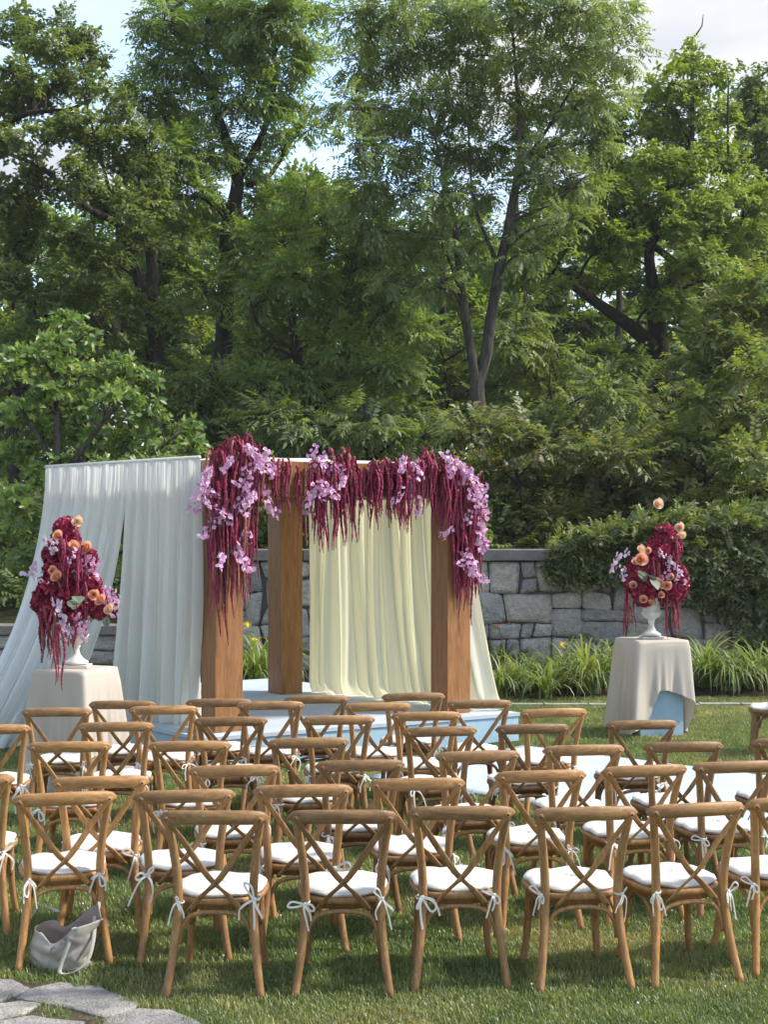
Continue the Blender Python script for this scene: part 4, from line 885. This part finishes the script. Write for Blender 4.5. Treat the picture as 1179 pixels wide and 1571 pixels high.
# ------------------------------------------------------------------ draped tables, urns and their flowers
def draped(ctr, half, rz, zt, hem, flare, label_t, label_c, seed, box_half):
    t = empty('pedestal', ctr, rz); tag(t, label_t, 'pedestal', 'draped flower pedestals')
    b = MB(); b.box((0, 0, (zt - .012) / 2), (box_half, box_half, (zt - .012) / 2)); o = b.build('box', M['blue'], t, smooth=False); bv = o.modifiers.new('bevel', 'BEVEL'); bv.width = .006
    b = MB(); b.box((0, 0, zt - .018), (half - .012, half - .012, .012)); b.build('table_top', M['blue'], t, smooth=False)
    r = random.Random(seed); nu = 220; ph = [r.uniform(0, 6.28) for _ in range(4)]
    def sq(u, s_):
        a = u * 2 * math.pi; c, s2 = math.cos(a), math.sin(a); k = (abs(c) ** 14 + abs(s2) ** 14) ** (-1 / 14); return Vector((c * k * s_, s2 * k * s_, 0))
    def fn(u, v):
        if v < .2: return sq(u, half * v / .2) + Vector((0, 0, zt))
        w = (v - .2) / .8; a = u * 2 * math.pi; p = sq(u, half); n_ = Vector((math.cos(a), math.sin(a), 0))
        cd = min(abs(((a - (k + .5) * math.pi / 2 + math.pi) % (2 * math.pi)) - math.pi) for k in range(4))
        hz_ = hem((math.degrees(a + rz) + 180) % 360 - 180); z = zt + (hz_ - zt) * w; drop = zt - z
        fold = .5 * math.sin(a * 9 + ph[0]) + .35 * math.sin(a * 15 + ph[1]) + .25 * math.sin(a * 26 + ph[2])
        out_ = .012 * min(1, w * 8) + drop * (flare * .5 + .085 * math.exp(-(cd / .17) ** 2) + .052 * fold * min(1, drop * 1.8))
        if z < .02: z = .012 + .01 * abs(fold)
        return p + n_ * out_ + Vector((0, 0, z))
    b = MB(); b.grid(fn, nu, 34, closed=True); c = b.build('tablecloth', M['linen'], loc=ctr, rot=(0, 0, rz)); tag(c, label_c, 'tablecloth', 'pedestal cloths')
    return t
PR = G(1003, 1128); PR = Vector((PR.x, PR.y + .1, 0)); PL = Vector(((116 - CX) / F * 12.0, 12.0, 0))
hemR = lambda a: float(np.interp(a, [-180, -165, -150, -130, -112, -101, -93, -86, -70, -50, -36, -24, -14, 0, 30, 90, 180], [.05, .02, .02, .03, .12, .26, .40, .50, .50, .46, .40, .30, .05, .02, .02, .02, .05]))
draped(PR, .30, R(15), 1.02, hemR, .07, 'pale blue box pedestal showing under the raised cloth at right', 'greige cloth lifted at one corner over the right pedestal', 5, .25)
draped(PL, .262, R(-22), 1.02, lambda a: .012, .10, 'boxy pedestal hidden under the cloth at left', 'beige floor-length cloth over the left pedestal near the drapes', 9, .22)
PROF = [(.001, 0), (.105, 0), (.105, .022), (.098, .024), (.085, .034), (.060, .052), (.038, .08), (.028, .11), (.027, .135), (.036, .150), (.040, .160), (.034, .172), (.050, .190), (.088, .215), (.106, .245), (.113, .262), (.094, .272), (.094, .30), (.098, .35), (.108, .40), (.122, .43), (.128, .44), (.124, .447), (.112, .44), (.10, .40), (.088, .30), (.001, .29)]
FLT = [0] * 12 + [.05, .06, .05, .02] + [0] * 11 + [14]
def urn(loc, s_, label):
    t = empty('urn', loc); t.scale = (s_,) * 3; tag(t, label, 'urn', 'white pedestal urns')
    b = MB(); b.lathe(PROF, 48, flute=FLT); b.build('bowl', M['urn'], t)
    b = MB(); b.box((0, 0, -.009), (.118, .118, .010)); o = b.build('plinth', M['urn'], t, smooth=False); o.location.z = .019; t.children[0].location.z = .028
    return t
urn(PR + Vector((0, 0, 1.024)), .95, 'white classical urn on the right pedestal'); urn(PL + Vector((0, .02, 1.024)), .95, 'white classical urn on the left pedestal, half hidden by flowers')
def bouquet(label, d, anchor, blooms, roses, orchids, leaves, strands, seed):
    r = random.Random(seed); a0 = W(*anchor, d); root = empty('flower_arrangement', a0); tag(root, label, 'flowers', 'urn flower arrangements')
    def at(px, py, dd=0): return W(px, py, d + dd) - a0
    b = MB()
    for (px, py, rp, *dd) in blooms:
        q = at(px, py, dd[0] if dd else r.uniform(-.06, .06)); rr = rp * 1.12 / F * d; obj('cockscomb_bloom', BLO[r.randrange(3)], root, q, (r.uniform(0, 6), r.uniform(0, 6), 0), rr)
        b = MB(); b.tube([Vector((0, .02, 0)), q * .6 + Vector((0, .03, 0)), q], [.006, .005, .004], 5); b.build('stem', M['stem'], root)
    for (px, py, rp, pale, dd) in roses:
        q = at(px, py, dd); rr = rp * 1.18 / F * d; obj('rose', ROSP[0] if pale else ROS[r.randrange(2)], root, q, (R(r.uniform(48, 82)), R(r.uniform(-28, 28)), r.uniform(-.5, .5)), rr)
        b = MB(); b.tube([Vector((0, .05, 0)), q * .6 + Vector((0, .06, .02)), q], [.004, .004, .003], 4); b.build('stem', M['stem'], root)
    for (px, py, s_, pale, dd) in orchids: orchid(root, at(px, py - 8, dd), r, s_, .7, pale)
    for (px, py, ln, rx, rz, dd) in leaves: obj('leaf', LEAF, root, at(px, py, dd), (R(rx), 0, R(rz)), ln)
    for (x0, x1, y0, n_, l0, l1, pale, dd) in strands:
        for k in range(n_):
            px = r.uniform(x0, x1); p = at(px, y0 + r.uniform(-6, 6), dd + r.uniform(-.08, .08)); e = at(px, r.uniform(l0, l1), dd); strand(root, p, max(.1, p.z - e.z), r, pale and r.random() < .5, r.uniform(.7, 1.15))
    return root
bouquet('burgundy, peach and lilac arrangement in the right urn before the ivy', 15.1, (1003, 918),
        [(1022, 822, 17), (1010, 840, 16), (1032, 838, 15), (1018, 850, 16), (985, 885, 18), (975, 900, 16), (1000, 905, 17), (1025, 872, 16), (1040, 880, 14), (1035, 905, 18), (1045, 895, 13), (978, 870, 14), (1010, 880, 17, .05), (1000, 865, 15, .05), (1018, 912, 16), (988, 915, 15)],
        [(984, 858, 10, 0, -.18), (975, 862, 6, 1, -.14), (984, 843, 7, 1, -.1), (995, 845, 5, 0, -.14), (1012, 896, 9, 0, -.2), (1024, 898, 7, 0, -.2), (1015, 913, 5, 0, -.18), (972, 898, 6, 0, -.16), (988, 920, 6, 0, -.16), (1010, 773, 8, 1, -.05), (1043, 809, 7, 1, -.03), (1046, 822, 7, 1, -.05), (1000, 925, 5, 0, -.15), (1030, 885, 5, 0, -.16)],
        [(952, 855, .8, 1, -.1), (945, 868, .8, 1, -.1), (958, 878, .8, 1, -.12), (965, 850, .55, 1, -.1), (1028, 858, .75, 1, -.2), (1032, 872, .8, 1, -.2), (1012, 852, .5, 1, -.2), (1052, 898, .7, 1, -.12), (1030, 884, .6, 0, -.2), (1042, 888, .5, 1, -.18)],
        [(990, 892, .12, 60, 25, -.24), (992, 882, .12, -20, -70, -.25), (1000, 888, .12, -35, -150, -.25)],
        [(958, 978, 905, 13, 950, 975, True, -.05), (1025, 1042, 905, 16, 955, 985, True, -.05), (1000, 1012, 860, 6, 900, 940, True, -.12), (1036, 1042, 830, 4, 880, 930, False, -.1)], 701)
bouquet('tall burgundy, peach and lilac arrangement in the left urn before the drapes', 11.9, (112, 975),
        [(100, 812, 17), (96, 830, 18), (108, 828, 15), (85, 850, 19), (105, 852, 18), (88, 875, 20), (112, 880, 20), (130, 870, 16), (80, 900, 20), (105, 905, 22), (70, 920, 20), (88, 935, 20), (62, 925, 14), (130, 920, 18), (148, 915, 16), (140, 895, 14), (150, 935, 15), (115, 935, 18), (160, 930, 11), (75, 940, 16), (135, 855, 13), (122, 905, 18, .06)],
        [(88, 822, 8, 0, -.14), (112, 838, 9, 0, -.18), (132, 841, 10, 0, -.16), (86, 885, 9, 0, -.24), (80, 876, 7, 0, -.2), (154, 921, 9, 0, -.2), (143, 912, 8, 0, -.18), (167, 935, 8, 1, -.18), (118, 800, 8, 1, -.05)],
        [(70, 832, .8, 1, -.1), (82, 845, .6, 1, -.16), (56, 872, .8, 1, -.06), (50, 880, .7, 1, -.06), (112, 848, .7, 0, -.18), (135, 858, .8, 0, -.14), (142, 866, .8, 0, -.14), (136, 874, .7, 0, -.14), (82, 925, .7, 1, -.26), (92, 930, .6, 1, -.26), (168, 912, .8, 0, -.12), (172, 922, .8, 0, -.12), (160, 908, .7, 0, -.14), (98, 950, .8, 1, -.24), (92, 962, .8, 1, -.24), (100, 970, .7, 1, -.24), (122, 950, .7, 0, -.22), (132, 960, .6, 0, -.2)],
        [(113, 935, .12, 40, 10, -.3), (118, 915, .11, -10, -160, -.3), (164, 946, .07, -75, 170, -.15)],
        [(62, 82, 935, 17, 985, 1022, True, -.08), (100, 120, 945, 14, 975, 1005, True, -.14), (88, 92, 960, 3, 1040, 1066, False, -.36), (94, 100, 826, 8, 870, 920, False, -.2), (122, 128, 840, 5, 880, 940, False, -.2), (128, 134, 890, 4, 930, 985, False, -.2), (84, 90, 950, 4, 1000, 1030, True, -.2)], 702)

# ------------------------------------------------------------------ chairs
WD = M['chair_wood']
def smooth_path(pts, n=5): return [Vector(q) for q in catmull(pts, n)]
CH = {}
def chair_meshes():
    for s_ in (-1, 1):
        b = MB(); P = smooth_path([(s_ * .225, -.300, 0), (s_ * .196, -.245, .2), (s_ * .178, -.212, .40), (s_ * .181, -.212, .55), (s_ * .200, -.240, .72), (s_ * .224, -.275, .855)]); k = len(P)
        b.tube(P, [.0185 + .003 * math.sin(math.pi * i / (k - 1)) for i in range(k)], 10); CH['back_post', s_] = b.mesh('back_post', WD)
        b = MB(); P = smooth_path([(s_ * .168, .165, .42), (s_ * .172, .172, .28), (s_ * .180, .185, .13), (s_ * .198, .212, 0)]); b.tube(P, [.021 - .004 * i / (len(P) - 1) for i in range(len(P))], 10); CH['front_leg', s_] = b.mesh('front_leg', WD)
        b = MB(); o_ = -.0075 if s_ > 0 else .0035
        P = smooth_path([(s_ * .226, -.300 + o_ * .3, .852), (s_ * .15, -.268 + o_, .742), (s_ * .03, -.250 + o_, .565), (-s_ * .06, -.236 + o_, .475), (-s_ * .128, -.222, .398)], 5); k = len(P)
        b.tube(P, .0165, 10, sq=(.98, .34), up=(s_ * .8, 0, .6))
        for q in (P[0] + Vector((-s_ * .006, -.004, -.008)), P[-1] + Vector((s_ * .006, -.003, .008))): b.tube([q + Vector((0, -.008, 0)), q + Vector((0, .004, 0))], .0055, 8, mi=1)
        if s_ > 0: q = P[11]; b.tube([q + Vector((0, -.009, 0)), q], .005, 8, mi=1)
        CH['cross_strip', s_] = b.mesh('cross_strip', [WD, M['bolt']])
        b = MB(); P = smooth_path([(s_ * .186, -.200, .235), (s_ * .184, -.165, .33), (s_ * .180, -.09, .378), (s_ * .176, 0, .390), (s_ * .172, .07, .372), (s_ * .171, .13, .32), (s_ * .173, .155, .235)]); b.tube(P, .0105, 8); CH['side_arch', s_] = b.mesh('arch_brace', WD)
    b = MB(); P = []; k = 22
    for i in range(k + 1):
        x = -1 + 2 * i / k; P.append(Vector((x * .258, -.318 + .052 * x * x, .857 - .010 * x * x)))
    rad = [.034 * (max(.02, 1 - abs(-1 + 2 * i / k) ** 9)) ** .5 for i in range(k + 1)]; b.tube(P, rad, 14, sq=(1, .52), up=(0, 0, 1)); CH['rail'] = b.mesh('top_rail', M['rail_wood'])
    def outline(a, w, dpt):
        c, s_ = math.cos(a), math.sin(a); e = 2 / 2.9; x = abs(c) ** e * math.copysign(1, c); y = abs(s_) ** e * math.copysign(1, s_)
        return x * w * (1 + .07 * y), y * dpt
    n = 44
    def ringmesh(prof, name, mat, bump_=0):
        b = MB(); vs = []
        for (sc_, z) in prof:
            for j in range(n):
                a = 6.2832 * j / n; x, y = outline(a, .216, .216); q = Vector((x * sc_, y * sc_ + .012, z)); 
                if bump_: q.z += bump_ * noise.noise(Vector((x * 11 + 40 * bump_ * 100, y * 11, sc_ * 2))); q.x += bump_ * .4 * noise.noise(Vector((x * 30, y * 30, 9)))
                vs.append(q)
        k = len(prof); fs = [(i * n + j, i * n + (j + 1) % n, (i + 1) * n + (j + 1) % n, (i + 1) * n + j) for i in range(k - 1) for j in range(n)] + [tuple(range(n - 1, -1, -1)), tuple(range((k - 1) * n, k * n))]
        b.add(vs, fs); return b.mesh(name, mat)
    CH['seat'] = ringmesh([(.86, .392), (.90, .393), (.905, .418), (.99, .420), (1.02, .426), (1.025, .437), (1.02, .447), (.99, .451), (.3, .452)], 'seat', WD)
    CH['cushion'] = [ringmesh([(.90, .4525), (.965, .456), (.975, .463), (.985, .4655), (.975, .468), (.955, .476), (.88, .481), (.72, .485), (.5, .487), (.25, .487), (.02, .487)], 'cushion', M['cushion'], bb) for bb in (.009, .013, .011)]
    b = MB(); b.tube(smooth_path([(-.172, -.212, .24), (-.162, -.212, .31), (-.115, -.210, .372), (0, -.208, .390), (.115, -.210, .372), (.162, -.212, .31), (.172, -.212, .24)]), .0115, 8); CH['arch_back'] = b.mesh('arch_brace', WD)
    b = MB(); b.tube(smooth_path([(-.160, .170, .24), (-.150, .170, .31), (-.105, .170, .368), (0, .170, .386), (.105, .170, .368), (.150, .170, .31), (.160, .170, .24)]), .0105, 8); CH['arch_front'] = b.mesh('arch_brace', WD)
    CH['tie'] = []
    for sd_ in range(9):
        r = random.Random(900 + sd_); b = MB(); th = .0014
        def rib(P, w=.0095):
            P = smooth_path(P, 4); sides = []
            for i in range(len(P)):
                t = (P[min(i + 1, len(P) - 1)] - P[max(i - 1, 0)]).normalized(); n_ = Vector((0, -1, .15)); s2 = t.cross(n_); s2 = s2.normalized() if s2.length > .05 else Vector((1, 0, 0)); sides.append(s2)
            b.ribbon(P, w, sides)
        b.tube([Vector((.0225 * math.cos(w_), .0225 * math.sin(w_), .004 * math.sin(w_))) for w_ in [6.2832 * i / 14 for i in range(15)]], .006, 5, sq=(1, .35), up=(0, 0, 1), cap=False)
        b.tube([(-.008, -.026, 0), (.008, -.026, 0)], .008, 6)
        for s_ in (-1, 1):
            a1 = r.uniform(.2, 1.3); l1 = r.uniform(.035, .075); dx, dz = s_ * math.cos(a1) * l1, (-math.sin(a1) if r.random() < .75 else math.sin(a1)) * l1
            rib([(0, -.028, 0), (dx * .6 - dz * .25, -.042, dz * .6 + abs(dx) * .3), (dx, -.046, dz), (dx * .7 + dz * .2, -.036, dz * .9 - .012), (0, -.029, -.003)])
            tx = s_ * r.uniform(.005, .07); tz = -r.uniform(.07, .15); rib([(0, -.028, 0), (tx * .6, -.044, -.02), (tx, -.040, tz * .55), (tx * 1.1 + r.uniform(-.01, .01), -.034, tz)])
        CH['tie'].append(b.mesh('tie', M['ribbon']))
chair_meshes()
def chair(rail_px, y_top, yaw, label, group, r, direct=None):
    if direct is None:
        d = F * (CAMH - .887) / (y_top - HZ); c, s_ = math.cos(yaw), math.sin(yaw)
        rail = Vector(((rail_px - CX) / F * d, d, 0)); loc = rail - Vector((-s_ * -.31, c * -.31, 0))
    else: loc = direct
    root = empty('cross_back_chair', loc, yaw); tag(root, label, 'chair', group); tone = r.random()
    def part(name, me, parent=root, **kw):
        o = obj(name, me, parent, **kw); o['tone'] = min(1, max(0, tone + r.uniform(-.12, .12))); return o
    for s_ in (-1, 1):
        part('back_post', CH['back_post', s_]); part('front_leg', CH['front_leg', s_]); part('cross_strip', CH['cross_strip', s_]); part('arch_brace', CH['side_arch', s_])
    part('top_rail', CH['rail']); part('seat', CH['seat']); part('arch_brace', CH['arch_back']); part('arch_brace', CH['arch_front'])
    cu = part('cushion', CH['cushion'][r.randrange(3)], loc=(r.uniform(-.006, .006), r.uniform(-.004, .008), 0), rot=(0, 0, r.uniform(-.04, .04)))
    for s_ in (-1, 1):
        part('tie', CH['tie'][r.randrange(9)], cu, loc=(s_ * .178, -.212, .445 + r.uniform(-.012, .015)), rot=(r.uniform(-.15, .1), r.uniform(-.3, .3), r.uniform(-.7, .7) + s_ * .3), scale=(r.choice((-1, 1)) * r.uniform(.7, 1.15), 1, r.uniform(.75, 1.35)))
    return root
ROWS = [
    ('nearest row', [(244, 409, 1244, -2), (440, 612, 1243, 1), (623, 796, 1237, 3), (818, 985, 1238, 8), (998, 1150, 1232, 14), (1153, 1300, 1222, 14)]),
    ('second row', [(-130, 20, 1188, 6), (25, 173, 1216, 13), (208, 359, 1212, 10), (388, 543, 1204, 6), (567, 717, 1194, 6), (762, 904, 1182, 9), (930, 1058, 1174, 13), (1068, 1200, 1168, 10)]),
    ('third row', [(87, 220, 1191, 8), (289, 431, 1174, 8), (486, 622, 1166, 9), (667, 806, 1152, 10), (836, 962, 1143, 7), (993, 1112, 1138, 8), (1162, 1275, 1132, 8)]),
    ('fourth row', [(-70, 42, 1112, 8), (42, 169, 1138, 6), (229, 353, 1137, 6), (410, 539, 1132, 7), (622, 732, 1115, 10), (765, 875, 1111, 10), (937, 1040, 1105, 9)]),
    ('fifth row', [(120, 234, 1108, 5), (297, 411, 1100, 6), (464, 577, 1098, 6), (601, 710, 1092, 9), (805, 901, 1087, 12)]),
    ('sixth row', [(35, 136, 1086, 4), (193, 308, 1083, 6), (362, 469, 1076, 6), (527, 636, 1078, 8), (687, 788, 1074, 8)]),
    ('row closest to the stage', [(135, 238, 1075, 2), (283, 389, 1072, 4), (437, 537, 1067, 6), (586, 686, 1063, 8)])]
ORD = ['first', 'second', 'third', 'fourth', 'fifth', 'sixth', 'seventh', 'eighth']
r = random.Random(77)
for rn, row in ROWS:
    for i, (x0, x1, y, yw) in enumerate(row):
        tail = 'of the ' + rn if rn.startswith('row') else 'in the ' + rn
        lab = 'wooden cross-back chair with white cushion, %s from left %s' % (ORD[i], 'in the ' + rn)
        chair((x0 + x1) / 2, y, R(yw + r.uniform(-1.5, 1.5)), lab, 'cross-back chairs set out in rows', r)
pc = G(1188, 1158); chair(0, 0, R(68), 'lone wooden chair across the white runner at the right edge', 'cross-back chairs set out in rows', r, direct=Vector((pc.x, pc.y, 0)))

# ------------------------------------------------------------------ tote bag
bp = G(90, 1490); bag = empty('tote_bag', bp, R(-12)); bag.scale = (1.12, 1.1, .84); tag(bag, 'slumped grey canvas tote bag on the grass by a chair leg', 'bag')
def sack(u, v):
    a = u * 2 * math.pi; c, s_ = math.cos(a), math.sin(a)
    w = .150 * (.86 + .14 * v) ; dp = .055 + .045 * v * (.5 + .5 * c)
    x = w * math.copysign(abs(c) ** .7, c); y = dp * s_ + .02
    rim = .27 + .055 * c + (.05 if s_ > 0 else -.02) * (.5 + .5 * c) - .085 * math.exp(-((c + .15) / .28) ** 2) + (.02 if s_ > 0 else 0)
    z = .012 + rim * v + .02 * (1 - v) * noise.noise(Vector((c * 2, s_ * 2, 1)))
    wr = .026 * noise.noise(Vector((x * 13 + z * 9, y * 12, z * 15))) + .012 * noise.noise(Vector((x * 34, y * 30, z * 26 + x * 20)))
    x += .05 * (v - .3) * v + wr * c; y += wr * (1.3 if s_ < 0 else .6) * (1 if s_ < 0 else -1) - .02 * math.sin(v * 3.1) * (1 if s_ < 0 else 0)
    return Vector((x, y, z))
b = MB(); b.grid(sack, 56, 22, closed=True); b.add([sack(i / 56, 0) for i in range(56)], [tuple(range(55, -1, -1))])
o = b.build('body', [M['canvas'], M['bag_lining']], bag); so = o.modifiers.new('thickness', 'SOLIDIFY'); so.thickness = .003; so.offset = -1; so.material_offset = 1; so.material_offset_rim = 0
def strap(P, w=.024):
    b = MB(); P = smooth_path(P, 6); b.ribbon(P, w, (.8, .5, .2)); o = b.build('handle', M['strap'], bag); so = o.modifiers.new('thickness', 'SOLIDIFY'); so.thickness = .004
strap([(.10, -.062, .29), (.085, -.085, .2), (.055, -.10, .08), (.06, -.11, .035), (.12, -.10, .045), (.165, -.07, .10), (.175, -.03, .2), (.160, .03, .33)], .020)
strap([(-.03, .06, .33), (-.09, .07, .352), (-.14, .05, .33), (-.178, .03, .22), (-.195, .01, .10), (-.188, 0, .05)], .020)
# letters printed under the rim, as far as they can be read
def glyph_bars(ch):
    return {'S': [(0, 0, 1, 0), (1, 0, 1, .5), (0, .5, 1, .5), (0, .5, 0, 1), (0, 1, 1, 1)], 'L': [(0, 0, 1, 0), (0, 0, 0, 1)], 'F': [(0, 0, 0, 1), (0, 1, 1, 1), (0, .5, .8, .5)]}[ch]
b = MB()
for i, ch in enumerate('SLF'):
    for (x0, y0, x1, y1) in glyph_bars(ch):
        def q(x, y):
            uu_ = .735 + (i * .022 + x * .013); p = sack(uu_, .80 + .085 * y); return p + Vector((0, -.004, 0))
        p0, p1 = q(x0, y0), q(x1, y1); b.tube([p0, p0.lerp(p1, .5), p1], .0013, 4)
b.build('printed_letters', M['ink'], bag)

# ------------------------------------------------------------------ grass
grass = empty('grass_root')
bpy.data.objects.remove(grass)
def in_poly(x, y, P):
    c = False; j = len(P) - 1
    for i in range(len(P)):
        if (P[i][1] > y) != (P[j][1] > y) and x < (P[j][0] - P[i][0]) * (y - P[i][1]) / (P[j][1] - P[i][1]) + P[i][0]: c = not c
        j = i
    return c
AISLE = [(p.x, p.y) for p in (fa, fb, fb + wv, fa + wv)]; STG = [(p.x, p.y) for p in cs_]
cell = .11; V, Fc = [], []; wts = []
y = 5.0
while y < 18.3:
    hw = .36 * y + .5; x = -hw
    while x < hw:
        cxm, cym = x + cell / 2, y + cell / 2
        if not (in_poly(cxm, cym, AISLE) or in_poly(cxm, cym, STG) or any(in_poly(cxm, cym, P) for P in FLP)) and abs(cym - 17.55) > .12:
            b0 = len(V); V += [(x, y, .003), (x + cell, y, .003), (x + cell, y + cell, .003), (x, y + cell, .003)]; Fc.append((b0, b0 + 1, b0 + 2, b0 + 3))
            wts.append(260 if in_poly(cxm, cym, PATH_POLY) else 1700 if cym < 7.6 else (1150 if cym < 10 else 700))
        x += cell
    y += cell
me = bpy.data.meshes.new('grass'); me.from_pydata(V, [], Fc); a = me.attributes.new('dens', 'FLOAT', 'FACE'); a.data.foreach_set('value', wts); me.materials.append(M['lawn'])
grass = obj('grass', me); tag(grass, 'short patchy lawn grass under and around the chairs', 'grass', kind='stuff')
def tuft(seed):
    r = random.Random(seed); b = MB()
    for k in range(13):
        a = r.uniform(0, 6.283); d = Vector((math.cos(a), math.sin(a), 0)); s_ = Vector((-d.y, d.x, 0)); h = r.uniform(.016, .042); ln = r.uniform(.004, .028); w = r.uniform(.0016, .0028)
        p0 = Vector((r.gauss(0, .022), r.gauss(0, .022), 0)); p1 = p0 + d * ln * .35 + Vector((0, 0, h * .62)); p2 = p0 + d * ln + Vector((0, 0, h * r.uniform(.75, 1.0)))
        b.add([p0 - s_ * w, p0 + s_ * w, p1 + s_ * w * .8, p1 - s_ * w * .8, p2], [(0, 1, 2, 3), (3, 2, 4)])
    return b.mesh('grass_tuft', M['grass'])
TU = []
for i in range(4):
    o = obj('grass_tuft', tuft(1000 + i), grass, (-.6 + .4 * i, 6.0 + .1 * i, .004)); o['kind'] = 'stuff'; TU.append(o)
ng = bpy.data.node_groups.new('grass_scatter', 'GeometryNodeTree')
ng.interface.new_socket('Geometry', in_out='INPUT', socket_type='NodeSocketGeometry'); ng.interface.new_socket('Geometry', in_out='OUTPUT', socket_type='NodeSocketGeometry')
gi, go = ng.nodes.new('NodeGroupInput'), ng.nodes.new('NodeGroupOutput'); join = ng.nodes.new('GeometryNodeJoinGeometry'); gl = ng.links.new
for i, t_ in enumerate(TU):
    dp = ng.nodes.new('GeometryNodeDistributePointsOnFaces'); dp.inputs['Seed'].default_value = i * 7 + 1
    na = ng.nodes.new('GeometryNodeInputNamedAttribute'); na.data_type = 'FLOAT'; na.inputs['Name'].default_value = 'dens'
    mu = ng.nodes.new('ShaderNodeMath'); mu.operation = 'MULTIPLY'; mu.inputs[1].default_value = .25
    inf = ng.nodes.new('GeometryNodeObjectInfo'); inf.inputs['Object'].default_value = t_; inf.transform_space = 'ORIGINAL'
    ins = ng.nodes.new('GeometryNodeInstanceOnPoints'); rv = ng.nodes.new('FunctionNodeRandomValue'); rv.data_type = 'FLOAT_VECTOR'; rv.inputs['Min'].default_value = (-.15, -.15, 0); rv.inputs['Max'].default_value = (.15, .15, 6.283)
    rs = ng.nodes.new('FunctionNodeRandomValue'); rs.data_type = 'FLOAT'
    fl_ = [s for s in rs.inputs if s.name in ('Min', 'Max') and s.type == 'VALUE']; fl_[0].default_value = .65; fl_[1].default_value = 1.35
    gl(gi.outputs[0], dp.inputs['Mesh']); gl([s for s in na.outputs if s.name == 'Attribute'][0], mu.inputs[0]); gl(mu.outputs[0], dp.inputs['Density'])
    gl(dp.outputs['Points'], ins.inputs['Points']); gl(inf.outputs['Geometry'], ins.inputs['Instance'])
    gl([s for s in rv.outputs if s.type == 'VECTOR'][0], ins.inputs['Rotation']); gl([s for s in rs.outputs if s.type == 'VALUE'][0], ins.inputs['Scale']); gl(ins.outputs[0], join.inputs[0])
gl(join.outputs[0], go.inputs[0])
md = grass.modifiers.new('scatter', 'NODES'); md.node_group = ng
# clover heads dotted in the grass
b = MB(); r = random.Random(5)
for k in range(120):
    yy = r.uniform(5.8, 12); xx = r.uniform(-.3, .34) * yy
    if in_poly(xx, yy, PATH_POLY) or in_poly(xx, yy, AISLE): continue
    rr = r.uniform(.004, .007); c = Vector((xx, yy, r.uniform(.022, .036)))
    b.tube([c - Vector((0, 0, rr)), c - Vector((0, 0, rr * .4)), c + Vector((0, 0, rr * .5)), c + Vector((0, 0, rr))], [rr * .4, rr, rr * .9, rr * .3], 6); b.tube([Vector((xx, yy, 0)), c], .001, 3)
o = b.build('clover_flowers', M['clover']); tag(o, 'tiny white clover heads dotted through the lawn', 'clover', kind='stuff')

# ------------------------------------------------------------------ thin haze volume, added to lift the dark tones of the wood
b = MB(); b.box((0, 165, 14.5), (262, 240, 16)); hz = b.build('haze', [], smooth=False)
m = bpy.data.materials.new('shade_lift_haze'); m.use_nodes = True; t_ = m.node_tree; t_.nodes.clear()
pv = t_.nodes.new('ShaderNodeVolumePrincipled'); pv.inputs['Color'].default_value = (.86, .92, .95, 1); pv.inputs['Density'].default_value = .00045; pv.inputs['Anisotropy'].default_value = .2
mo = t_.nodes.new('ShaderNodeOutputMaterial'); t_.links.new(pv.outputs[0], mo.inputs['Volume']); hz.data.materials.append(m)
tag(hz, 'thin pale haze added to lift the dark tones of the wood', 'haze', kind='stuff')
cy.volume_bounces = 0
